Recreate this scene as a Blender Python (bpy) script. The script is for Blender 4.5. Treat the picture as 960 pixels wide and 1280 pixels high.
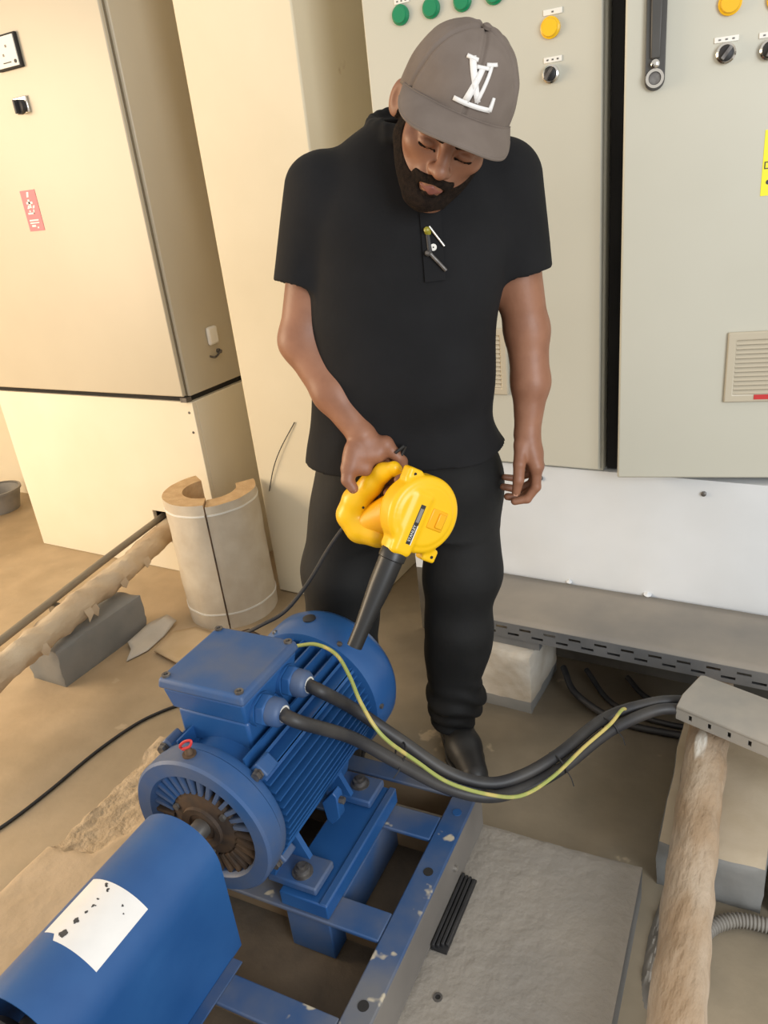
import bpy, math, random
import numpy as np
from mathutils import Vector, Matrix, noise as mnoise

random.seed(7)
for o in list(bpy.data.objects): bpy.data.objects.remove(o, do_unlink=True)
SC = bpy.context.scene
COL = SC.collection

# ------------------------------------------------------------------ camera
CAM_H = 1.5
F_PX = 961.0
def nrm(v):
    v = np.array(v, float); return v/np.linalg.norm(v)
_dn = nrm([251, 2185, F_PX]); _x = nrm([1715, 226, -F_PX]); _x = nrm(_x-_dn*np.dot(_x, _dn))
_up = -_dn; _y = np.cross(_up, _x)
CR = np.stack([_x, _y, _up])                # world = CR @ (right, down, forward)
cam_d = bpy.data.cameras.new('camera'); cam = bpy.data.objects.new('camera', cam_d); COL.objects.link(cam)
cam_d.sensor_fit = 'HORIZONTAL'; cam_d.sensor_width = 36.0; cam_d.lens = 36.0*F_PX/960.0
cam_d.clip_start = 0.02
_m = Matrix.Identity(4)
for i in range(3):
    _m[i][0] = CR[i, 0]; _m[i][1] = -CR[i, 1]; _m[i][2] = -CR[i, 2]
_m[2][3] = CAM_H
cam.matrix_world = _m
SC.camera = cam

# ------------------------------------------------------------------ world and light
W = bpy.data.worlds.new('world'); SC.world = W; W.use_nodes = True
W.node_tree.nodes['Background'].inputs[0].default_value = (1.0, 0.95, 0.88, 1)
W.node_tree.nodes['Background'].inputs[1].default_value = 0.56
def area(name, loc, tgt, sx, sy, energy, col):
    l = bpy.data.lights.new(name, 'AREA'); l.shape = 'RECTANGLE'; l.size = sx; l.size_y = sy
    l.energy = energy; l.color = col
    o = bpy.data.objects.new(name, l); COL.objects.link(o); o.location = loc
    o.rotation_euler = (Vector(tgt)-Vector(loc)).to_track_quat('-Z', 'Y').to_euler()
    return o
area('daylight_window_warm', (-4.75, -0.2, 1.6), (-2.0, 1.5, 0.5), 2.0, 2.0, 112, (1.0, 0.79, 0.55))
area('daylight_door_cool', (2.5, -0.7, 1.9), (-0.7, 1.7, 0.6), 1.6, 2.0, 70, (0.88, 0.94, 1.0))
vs = SC.view_settings
vs.view_transform = 'Standard'; vs.look = 'None'; vs.gamma = 1.0; vs.use_curve_mapping = False
vs.exposure = 0.55

# ------------------------------------------------------------------ materials
MATS = {}
def mat(name, c1, c2=None, rough=0.6, metal=0.0, scale=6.0, detail=5.0, lo=0.35, hi=0.65, bump=0.0, bscale=None,
        spots=None, sscale=30.0, sthr=0.62, stretch=(1, 1, 1), spec=0.5, coat=0.0, bdist=0.004):
    if name in MATS: return MATS[name]
    m = bpy.data.materials.new(name); m.use_nodes = True; MATS[name] = m
    nt = m.node_tree; N = nt.nodes; L = nt.links
    b = N['Principled BSDF']; b.inputs['Roughness'].default_value = rough; b.inputs['Metallic'].default_value = metal
    b.inputs['Specular IOR Level'].default_value = spec
    if coat: b.inputs['Coat Weight'].default_value = coat; b.inputs['Coat Roughness'].default_value = 0.25
    c1 = (*c1, 1); c2 = (*(c2 or tuple(x*0.85 for x in c1[:3])), 1)
    tc = N.new('ShaderNodeTexCoord'); mp = N.new('ShaderNodeMapping'); mp.inputs['Scale'].default_value = stretch
    L.new(tc.outputs['Object'], mp.inputs['Vector'])
    n = N.new('ShaderNodeTexNoise'); n.inputs['Scale'].default_value = scale; n.inputs['Detail'].default_value = detail
    L.new(mp.outputs['Vector'], n.inputs['Vector'])
    r = N.new('ShaderNodeValToRGB'); r.color_ramp.elements[0].position = lo; r.color_ramp.elements[1].position = hi
    r.color_ramp.elements[0].color = c1; r.color_ramp.elements[1].color = c2
    L.new(n.outputs['Fac'], r.inputs['Fac'])
    out = r.outputs['Color']
    if spots:
        s = N.new('ShaderNodeTexNoise'); s.inputs['Scale'].default_value = sscale; s.inputs['Detail'].default_value = 3.0
        L.new(mp.outputs['Vector'], s.inputs['Vector'])
        q = N.new('ShaderNodeValToRGB'); q.color_ramp.elements[0].position = sthr; q.color_ramp.elements[1].position = sthr+0.04
        L.new(s.outputs['Fac'], q.inputs['Fac'])
        mx = N.new('ShaderNodeMixRGB'); mx.inputs['Color2'].default_value = (*spots, 1)
        L.new(q.outputs['Color'], mx.inputs['Fac']); L.new(out, mx.inputs['Color1']); out = mx.outputs['Color']
    L.new(out, b.inputs['Base Color'])
    if bump:
        bn = N.new('ShaderNodeTexNoise'); bn.inputs['Scale'].default_value = bscale or scale*6; bn.inputs['Detail'].default_value = 6
        L.new(mp.outputs['Vector'], bn.inputs['Vector'])
        bp = N.new('ShaderNodeBump'); bp.inputs['Strength'].default_value = bump; bp.inputs['Distance'].default_value = bdist
        L.new(bn.outputs['Fac'], bp.inputs['Height']); L.new(bp.outputs['Normal'], b.inputs['Normal'])
    return m

def srgb(r, g, b, k=1.0):
    f = lambda c: ((c/255.0)/12.92 if c/255.0 <= 0.04045 else ((c/255.0+0.055)/1.055)**2.4)
    return (min(f(r)*k, 0.95), min(f(g)*k, 0.95), min(f(b)*k, 0.95))

# dust lies thick on the side of the room by the cream plinth and thins out towards the white one
def floor_material():
    m = bpy.data.materials.new('floor_concrete_with_sand_dust'); m.use_nodes = True; nt = m.node_tree; N = nt.nodes; L = nt.links; b = N['Principled BSDF']
    b.inputs['Roughness'].default_value = 0.6
    tc = N.new('ShaderNodeTexCoord'); sx = N.new('ShaderNodeSeparateXYZ'); L.new(tc.outputs['Object'], sx.inputs[0])
    n1 = N.new('ShaderNodeTexNoise'); n1.inputs['Scale'].default_value = 1.6; n1.inputs['Detail'].default_value = 9; L.new(tc.outputs['Object'], n1.inputs['Vector'])
    mr = N.new('ShaderNodeMapRange'); mr.inputs['From Min'].default_value = 0.55; mr.inputs['From Max'].default_value = -0.75; L.new(sx.outputs['X'], mr.inputs['Value'])
    ad = N.new('ShaderNodeMath'); ad.operation = 'MULTIPLY_ADD'; ad.inputs[1].default_value = 1.9; L.new(n1.outputs['Fac'], ad.inputs[0])
    sb = N.new('ShaderNodeMath'); sb.operation = 'SUBTRACT'; sb.inputs[1].default_value = 0.92; L.new(mr.outputs['Result'], sb.inputs[0]); L.new(sb.outputs[0], ad.inputs[2])
    cl = N.new('ShaderNodeClamp'); L.new(ad.outputs[0], cl.inputs[0])
    n2 = N.new('ShaderNodeTexNoise'); n2.inputs['Scale'].default_value = 7; n2.inputs['Detail'].default_value = 8; L.new(tc.outputs['Object'], n2.inputs['Vector'])
    def ramp(c1, c2, src):
        r = N.new('ShaderNodeValToRGB'); r.color_ramp.elements[0].position = 0.35; r.color_ramp.elements[1].position = 0.68
        r.color_ramp.elements[0].color = (*c1, 1); r.color_ramp.elements[1].color = (*c2, 1); L.new(src.outputs['Fac'], r.inputs['Fac']); return r
    grey = ramp((0.27, 0.228, 0.165), (0.345, 0.285, 0.205), n2); dust = ramp((0.49, 0.372, 0.238), (0.60, 0.465, 0.31), n2)
    mx = N.new('ShaderNodeMixRGB'); L.new(cl.outputs[0], mx.inputs['Fac']); L.new(grey.outputs['Color'], mx.inputs['Color1']); L.new(dust.outputs['Color'], mx.inputs['Color2'])
    # worn light scuffs
    n3 = N.new('ShaderNodeTexNoise'); n3.inputs['Scale'].default_value = 10; n3.inputs['Detail'].default_value = 4; L.new(tc.outputs['Object'], n3.inputs['Vector'])
    r3 = N.new('ShaderNodeValToRGB'); r3.color_ramp.elements[0].position = 0.68; r3.color_ramp.elements[1].position = 0.72; L.new(n3.outputs['Fac'], r3.inputs['Fac'])
    m2 = N.new('ShaderNodeMixRGB'); m2.inputs['Color2'].default_value = (0.56, 0.45, 0.31, 1); L.new(r3.outputs['Color'], m2.inputs['Fac']); L.new(mx.outputs['Color'], m2.inputs['Color1'])
    L.new(m2.outputs['Color'], b.inputs['Base Color'])
    n4 = N.new('ShaderNodeTexNoise'); n4.inputs['Scale'].default_value = 45; n4.inputs['Detail'].default_value = 6; L.new(tc.outputs['Object'], n4.inputs['Vector'])
    bp = N.new('ShaderNodeBump'); bp.inputs['Strength'].default_value = 0.15; bp.inputs['Distance'].default_value = 0.005; L.new(n4.outputs['Fac'], bp.inputs['Height']); L.new(bp.outputs['Normal'], b.inputs['Normal'])
    return m
M_floor = floor_material()
M_sand = mat('slab_sand_dust', (0.46, 0.345, 0.22), (0.55, 0.42, 0.28), rough=0.9, scale=7, detail=8, bump=0.4, bscale=45, bdist=0.006)
M_wall = mat('wall_cream_paint', (0.74, 0.66, 0.50), (0.70, 0.62, 0.46), rough=0.8, scale=2, bump=0.06, bscale=30)
M_col = mat('column_cream_paint', (0.78, 0.70, 0.53), (0.74, 0.66, 0.49), rough=0.75, scale=3, bump=0.08, bscale=25, spots=(0.55, 0.44, 0.30), sscale=7, sthr=0.76)
M_cab = mat('cabinet_beige_powder_coat', (0.50, 0.44, 0.33), (0.53, 0.47, 0.355), rough=0.38, scale=2.0, bump=0.03, bscale=400, bdist=0.001)
M_seam = mat('brown_seam_gasket', (0.17, 0.135, 0.085), (0.20, 0.16, 0.10), rough=0.8)  # brown line along the beige cabinet's door seam
M_handle = mat('dark_grey_handle', (0.05, 0.048, 0.044), (0.065, 0.062, 0.057), rough=0.4)
M_cab2 = mat('cabinet_grey_beige_powder_coat', (0.53, 0.515, 0.43), (0.56, 0.545, 0.46), rough=0.40, scale=2.0, bump=0.03, bscale=400, bdist=0.001)
M_dark = mat('dark_gap_rubber', (0.012, 0.011, 0.010), (0.02, 0.018, 0.016), rough=0.8)
M_plin = mat('plinth_cream_paint', (0.76, 0.69, 0.53), (0.80, 0.73, 0.58), rough=0.7, scale=2.5, bump=0.08, bscale=20)
M_plinw = mat('plinth_white_paint', (0.72, 0.74, 0.755), (0.66, 0.68, 0.69), rough=0.65, scale=3, bump=0.15, bscale=14, bdist=0.006)
M_tray = mat('dusty_galvanised_tray', (0.215, 0.20, 0.18), (0.31, 0.275, 0.23), rough=0.75, scale=5, detail=8, lo=0.3, hi=0.7, bump=0.05)
M_trayside = mat('galvanised_steel_dark', (0.16, 0.165, 0.17), (0.22, 0.22, 0.22), rough=0.5, metal=0.4, scale=8)
M_trunk = mat('dusty_trunking', (0.29, 0.275, 0.245), (0.37, 0.335, 0.285), rough=0.65, scale=9, bump=0.06)
M_block = mat('concrete_block_whitewashed', (0.56, 0.52, 0.45), (0.42, 0.36, 0.28), rough=0.85, scale=9, bump=0.5, bscale=35, bdist=0.006, spots=(0.10, 0.09, 0.08), sscale=22, sthr=0.74)
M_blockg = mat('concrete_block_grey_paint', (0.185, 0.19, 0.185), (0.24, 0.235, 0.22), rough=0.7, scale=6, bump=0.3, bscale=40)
M_blockt = mat('concrete_block_dusty_top', (0.44, 0.36, 0.25), (0.50, 0.42, 0.31), rough=0.9, scale=8, bump=0.3, bscale=40)
M_slab = mat('slab_grey_paint_dusty', (0.255, 0.235, 0.21), (0.36, 0.32, 0.27), rough=0.5, scale=3.0, detail=8, lo=0.3, hi=0.7, bump=0.6, bscale=44, bdist=0.008)
M_slabbrk = mat('broken_concrete', (0.52, 0.40, 0.265), (0.40, 0.30, 0.19), rough=0.95, scale=30, bump=0.9, bscale=60, bdist=0.01)
M_blue = mat('blue_enamel', (0.016, 0.080, 0.245), (0.024, 0.102, 0.285), rough=0.36, scale=7, bump=0.04, bscale=90, bdist=0.002)
M_blued = mat('blue_enamel_dusty', (0.024, 0.086, 0.235), (0.105, 0.125, 0.175), rough=0.5, scale=6, detail=7, lo=0.42, hi=0.72, bump=0.06, bscale=60)
M_bluef = mat('blue_enamel_chipped', (0.022, 0.074, 0.20), (0.15, 0.155, 0.17), rough=0.5, scale=5, detail=8, lo=0.40, hi=0.70, bump=0.06, bscale=60, spots=(0.50, 0.44, 0.33), sscale=17, sthr=0.635)
M_framegrey = mat('frame_grey_primer', (0.145, 0.132, 0.12), (0.20, 0.182, 0.162), rough=0.55, scale=4, bump=0.05)
M_webdust = mat('steel_web_brown_dust', (0.20, 0.135, 0.075), (0.29, 0.20, 0.115), rough=0.9, scale=8, bump=0.2)
M_rust = mat('rusty_iron', (0.125, 0.075, 0.042), (0.055, 0.040, 0.032), rough=0.7, metal=0.3, scale=22, bump=0.3, bscale=60)
M_black = mat('black_rubber', (0.016, 0.016, 0.018), (0.028, 0.027, 0.028), rough=0.55, scale=14)
M_cable = mat('cable_black_dusty', (0.022, 0.022, 0.025), (0.060, 0.055, 0.050), rough=0.5, scale=10, lo=0.4, hi=0.75)
M_steel = mat('bright_steel', (0.62, 0.60, 0.57), (0.50, 0.48, 0.45), rough=0.3, metal=0.9, scale=20)
M_zinc = mat('zinc_bolt', (0.20, 0.19, 0.18), (0.10, 0.09, 0.085), rough=0.45, metal=0.6, scale=60)
M_chrome = mat('chrome', (0.72, 0.70, 0.66), (0.66, 0.64, 0.60), rough=0.18, metal=1.0)
M_white = mat('white_plate', (0.82, 0.80, 0.74), (0.78, 0.76, 0.70), rough=0.5)
M_paper = mat('white_sticker_paper', (0.84, 0.82, 0.79), (0.78, 0.76, 0.73), rough=0.55, scale=14)
M_ink = mat('black_ink', (0.03, 0.03, 0.032), (0.07, 0.07, 0.07), rough=0.7, scale=60)
M_pink = mat('pink_sticker', (0.76, 0.17, 0.20), (0.72, 0.15, 0.18), rough=0.5)
M_yel = mat('yellow_sticker', (0.88, 0.80, 0.02), (0.88, 0.80, 0.02), rough=0.45)
M_red = mat('red_plastic', (0.60, 0.035, 0.035), (0.55, 0.03, 0.03), rough=0.5)
M_green = mat('green_pilot_lens', (0.003, 0.21, 0.085), (0.003, 0.23, 0.095), rough=0.3)
M_amber = mat('amber_pilot_lens', (0.85, 0.47, 0.01), (0.88, 0.52, 0.01), rough=0.25)
M_insul = mat('insulation_plaster_cloth', (0.58, 0.47, 0.33), (0.40, 0.27, 0.155), rough=0.9, scale=7, detail=9, lo=0.35, hi=0.7, stretch=(1, 0.5, 1), bump=0.8, bscale=30, bdist=0.008)
M_insulw = mat('insulation_plaster_flaking_brown', (0.36, 0.25, 0.155), (0.55, 0.46, 0.36), rough=0.85, scale=11, detail=9, lo=0.4, hi=0.72, stretch=(1, 0.35, 1), bump=1.0, bscale=70, bdist=0.008, spots=(0.78, 0.74, 0.66), sscale=9, sthr=0.645)
M_shell = mat('insulation_shell_foil_cloth', (0.63, 0.56, 0.45), (0.56, 0.48, 0.37), rough=0.55, scale=12, bump=0.5, bscale=70, bdist=0.003)
M_wool = mat('rock_wool_tan', (0.62, 0.42, 0.22), (0.52, 0.33, 0.16), rough=0.95, scale=30, bump=0.6, bscale=140)
M_cond = mat('steel_conduit_dusty', (0.17, 0.15, 0.12), (0.28, 0.235, 0.17), rough=0.5, metal=0.3, scale=9, stretch=(1, 0.2, 1))
M_flex = mat('grey_flexible_conduit', (0.17, 0.16, 0.145), (0.25, 0.23, 0.20), rough=0.6, scale=10)
M_scrap = mat('scrap_grey_paper', (0.52, 0.47, 0.40), (0.60, 0.54, 0.45), rough=0.85, scale=9, bump=0.3)
M_card = mat('scrap_cardboard', (0.58, 0.43, 0.26), (0.52, 0.38, 0.22), rough=0.9, scale=9)
M_blow = mat('blower_yellow_plastic', (0.88, 0.50, 0.004), (0.90, 0.53, 0.006), rough=0.33, scale=3)
M_grime_shade = mat('brown_grime_with_shade', (0.085, 0.066, 0.048), (0.135, 0.102, 0.070), rough=0.95, scale=9, bump=0.6, bscale=40, bdist=0.006)  # brown grime, darkened further to paint in the shade of the frame openings
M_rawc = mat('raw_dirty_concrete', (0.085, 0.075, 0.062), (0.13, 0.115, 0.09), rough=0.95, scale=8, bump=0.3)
M_blowo = mat('blower_orange_plastic', (0.87, 0.41, 0.004), (0.87, 0.43, 0.005), rough=0.36, scale=3)
M_skin = mat('skin', (0.305, 0.138, 0.078), (0.245, 0.105, 0.058), rough=0.48, scale=18, detail=6, bump=0.12, bscale=160, bdist=0.002)
M_lip = mat('lips', (0.22, 0.075, 0.055), (0.20, 0.068, 0.05), rough=0.45)
M_nail = mat('finger_nail', (0.50, 0.27, 0.18), (0.47, 0.25, 0.17), rough=0.3)
M_hair = mat('short_black_hair', (0.009, 0.0055, 0.004), (0.020, 0.012, 0.008), rough=0.9, spec=0.15, scale=120, bump=0.8, bscale=330, bdist=0.003)
M_shirt = mat('black_polo_cotton', (0.0058, 0.0058, 0.0068), (0.0085, 0.0085, 0.0098), rough=0.85, scale=9, bump=0.35, bscale=16, bdist=0.006, spec=0.3)
M_trous = mat('black_trouser_cloth', (0.0065, 0.0066, 0.0068), (0.0105, 0.0105, 0.0105), rough=0.75, scale=8, bump=0.4, bscale=14, bdist=0.007, spec=0.35)
M_shoe = mat('black_shoe', (0.017, 0.017, 0.018), (0.03, 0.029, 0.028), rough=0.5, scale=20, spots=(0.30, 0.29, 0.27), sscale=20, sthr=0.72)
M_cap = mat('grey_cap_twill', (0.150, 0.118, 0.098), (0.175, 0.14, 0.118), rough=0.85, scale=18, bump=0.15, bscale=500, bdist=0.001)
M_capw = mat('white_embroidery', (0.85, 0.83, 0.81), (0.80, 0.78, 0.76), rough=0.7)
M_gy = mat('green_yellow_wire', (0.56, 0.45, 0.14), (0.34, 0.38, 0.10), rough=0.45, scale=16, lo=0.45, hi=0.55)
M_blk_plastic = mat('black_nozzle_plastic', (0.014, 0.014, 0.015), (0.02, 0.02, 0.02), rough=0.38)

# ------------------------------------------------------------------ builders
TM = {}                                             # world matrices of things
def tag(o, label=None, cat=None, group=None, kind=None):
    if label: o['label'] = label
    if cat: o['category'] = cat
    if group: o['group'] = group
    if kind: o['kind'] = kind
    return o
def thing(name, label, cat, loc=(0, 0, 0), rotz=0.0, group=None, kind=None):
    o = bpy.data.objects.new(name, None); COL.objects.link(o)
    o.empty_display_size = 0.05
    o.location = loc; o.rotation_euler = (0, 0, rotz)
    TM[o.name] = Matrix.Translation(loc) @ Matrix.Rotation(rotz, 4, 'Z')
    return tag(o, label, cat, group, kind)

def basis(d):
    d = Vector(d).normalized()
    a = Vector((0, 0, 1)) if abs(d.z) < 0.9 else Vector((1, 0, 0))
    x = d.cross(a).normalized(); y = d.cross(x).normalized()
    return x, y, d

class MB:
    def __init__(self): self.v = []; self.f = []
    def add(self, vs, fs):
        o = len(self.v); self.v += [Vector(p) for p in vs]; self.f += [tuple(i+o for i in f) for f in fs]; return self
    def box(self, lo, hi):
        x0, y0, z0 = lo; x1, y1, z1 = hi
        return self.add([(x0,y0,z0),(x1,y0,z0),(x1,y1,z0),(x0,y1,z0),(x0,y0,z1),(x1,y0,z1),(x1,y1,z1),(x0,y1,z1)],
                        [(0,3,2,1),(4,5,6,7),(0,1,5,4),(1,2,6,5),(2,3,7,6),(3,0,4,7)])
    def obox(self, c, ax, ay, az, hx, hy, hz):
        c = Vector(c); ax = Vector(ax)*hx; ay = Vector(ay)*hy; az = Vector(az)*hz
        p = [c+ax*i+ay*j+az*k for k in (-1, 1) for (i, j) in ((-1,-1),(1,-1),(1,1),(-1,1))]
        return self.add(p, [(0,3,2,1),(4,5,6,7),(0,1,5,4),(1,2,6,5),(2,3,7,6),(3,0,4,7)])
    def hexa(self, p8):
        return self.add(p8, [(0,3,2,1),(4,5,6,7),(0,1,5,4),(1,2,6,5),(2,3,7,6),(3,0,4,7)])
    def lathe(self, c, d, prof, n=32, cap=True, a0=0.0):
        c = Vector(c); x, y, z = basis(d); vs = []; fs = []
        for (r, h) in prof:
            for i in range(n):
                a = a0+2*math.pi*i/n; vs.append(c+z*h+(x*math.cos(a)+y*math.sin(a))*r)
        for k in range(len(prof)-1):
            for i in range(n):
                j = (i+1) % n; fs.append((k*n+i, k*n+j, (k+1)*n+j, (k+1)*n+i))
        if cap:
            fs.append(tuple(range(n-1, -1, -1))); fs.append(tuple((len(prof)-1)*n+i for i in range(n)))
        return self.add(vs, fs)
    def ring(self, c, d, prof, n=32):                # closed profile loop (a torus-like solid)
        c = Vector(c); x, y, z = basis(d); vs = []; fs = []; m = len(prof)
        for (r, h) in prof:
            for i in range(n):
                a = 2*math.pi*i/n; vs.append(c+z*h+(x*math.cos(a)+y*math.sin(a))*r)
        for k in range(m):
            for i in range(n):
                j = (i+1) % n; k2 = (k+1) % m; fs.append((k*n+i, k*n+j, k2*n+j, k2*n+i))
        return self.add(vs, fs)
    def cyl(self, p0, p1, r0, r1=None, n=20):
        p0 = Vector(p0); p1 = Vector(p1); r1 = r0 if r1 is None else r1
        return self.lathe(p0, p1-p0, [(r0, 0), (r1, (p1-p0).length)], n)
    def tube(self, pts, r, n=12, rs=None, cap=True):
        pts = [Vector(p) for p in pts]; vs = []; fs = []
        t = (pts[1]-pts[0]).normalized(); x, y, _ = basis(t)
        for k, p in enumerate(pts):
            t2 = (pts[min(k+1, len(pts)-1)]-pts[max(k-1, 0)]).normalized()
            q = t.rotation_difference(t2); x = q @ x; y = q @ y; t = t2
            rr = rs[k] if rs else r
            for i in range(n):
                a = 2*math.pi*i/n; vs.append(p+(x*math.cos(a)+y*math.sin(a))*rr)
        for k in range(len(pts)-1):
            for i in range(n):
                j = (i+1) % n; fs.append((k*n+i, k*n+j, (k+1)*n+j, (k+1)*n+i))
        if cap:
            fs.append(tuple(range(n-1, -1, -1))); fs.append(tuple((len(pts)-1)*n+i for i in range(n)))
        return self.add(vs, fs)
    def prism(self, poly, axis_fn, h0, h1):          # poly of 2-D points, axis_fn(a, b, h) -> 3-D
        n = len(poly)
        vs = [axis_fn(a, b, h0) for a, b in poly]+[axis_fn(a, b, h1) for a, b in poly]
        fs = [tuple(range(n-1, -1, -1)), tuple(range(n, 2*n))]+[(i, (i+1) % n, n+(i+1) % n, n+i) for i in range(n)]
        return self.add(vs, fs)
    def build(self, name, m, parent=None, T=None, bevel=0.0, smooth=40, seg=2, fixn=True):
        T = T or Matrix.Identity(4)
        vs = [T @ p for p in self.v]
        me = bpy.data.meshes.new(name); o = bpy.data.objects.new(name, me); COL.objects.link(o)
        if parent is not None:
            inv = TM[parent.name].inverted(); vs = [inv @ p for p in vs]; o.parent = parent; TM[o.name] = TM[parent.name]
        else:
            xs = [p.x for p in vs]; ys = [p.y for p in vs]; zs = [p.z for p in vs]
            b = Vector(((min(xs)+max(xs))/2, (min(ys)+max(ys))/2, min(zs)))
            vs = [p-b for p in vs]; o.location = b; TM[o.name] = Matrix.Translation(b)
        me.from_pydata([tuple(p) for p in vs], [], self.f); me.update()
        if fixn:
            import bmesh
            bm = bmesh.new(); bm.from_mesh(me); bmesh.ops.recalc_face_normals(bm, faces=bm.faces); bm.to_mesh(me); bm.free()
        me.materials.append(m)
        me.polygons.foreach_set('use_smooth', [True]*len(me.polygons))
        if smooth is not None and smooth < 179: me.set_sharp_from_angle(angle=math.radians(smooth))
        if bevel:
            md = o.modifiers.new('bevel', 'BEVEL'); md.width = bevel; md.segments = seg; md.limit_method = 'ANGLE'; md.angle_limit = math.radians(40)
            md.harden_normals = False
        return o

def catmull(pts, n=8):
    pts = [Vector(p) for p in pts]; P = [pts[0]*2-pts[1]]+pts+[pts[-1]*2-pts[-2]]; out = []
    for i in range(1, len(P)-2):
        for k in range(n):
            t = k/n; a, b, c, d = P[i-1], P[i], P[i+1], P[i+2]
            out.append(0.5*((2*b)+(c-a)*t+(2*a-5*b+4*c-d)*t*t+(3*b-a-3*c+d)*t**3))
    out.append(pts[-1]); return out

def holed(x0, x1, z0, z1, holes, fn, thick):
    """panel with real rectangular holes; fn(x, z, t) -> 3-D"""
    xs = sorted(set([x0, x1]+[h[0] for h in holes]+[h[1] for h in holes])); zs = sorted(set([z0, z1]+[h[2] for h in holes]+[h[3] for h in holes]))
    b = MB()
    def hole(i, k):
        cx = (xs[i]+xs[i+1])/2; cz = (zs[k]+zs[k+1])/2
        return any(h[0] < cx < h[1] and h[2] < cz < h[3] for h in holes)
    idx = {}; vs = []; fs = []
    def vid(i, k, t):
        if (i, k, t) not in idx: idx[(i, k, t)] = len(vs); vs.append(fn(xs[i], zs[k], t*thick))
        return idx[(i, k, t)]
    nx = len(xs)-1; nz = len(zs)-1
    for i in range(nx):
        for k in range(nz):
            if hole(i, k): continue
            fs.append((vid(i,k,0), vid(i+1,k,0), vid(i+1,k+1,0), vid(i,k+1,0))); fs.append((vid(i,k,1), vid(i,k+1,1), vid(i+1,k+1,1), vid(i+1,k,1)))
            for (di, dk, a, c) in ((-1,0,(i,k),(i,k+1)), (1,0,(i+1,k),(i+1,k+1)), (0,-1,(i,k),(i+1,k)), (0,1,(i,k+1),(i+1,k+1))):
                ii, kk = i+di, k+dk
                if ii < 0 or kk < 0 or ii >= nx or kk >= nz or hole(ii, kk):
                    fs.append((vid(*a,0), vid(*c,0), vid(*c,1), vid(*a,1)))
    return b.add(vs, fs)

def text_mesh(body, size, depth=0.0003):
    c = bpy.data.curves.new('lettering_curve', 'FONT'); c.body = body; c.size = size; c.extrude = depth; c.align_x = 'CENTER'; c.align_y = 'CENTER'
    t = bpy.data.objects.new('lettering_tmp', c); COL.objects.link(t)
    bpy.context.view_layer.update()
    me = bpy.data.meshes.new_from_object(t.evaluated_get(bpy.context.evaluated_depsgraph_get()))
    vs = [v.co.copy() for v in me.vertices]; fs = [tuple(p.vertices) for p in me.polygons]
    bpy.data.objects.remove(t, do_unlink=True); bpy.data.curves.remove(c); bpy.data.meshes.remove(me)
    return vs, fs

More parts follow.
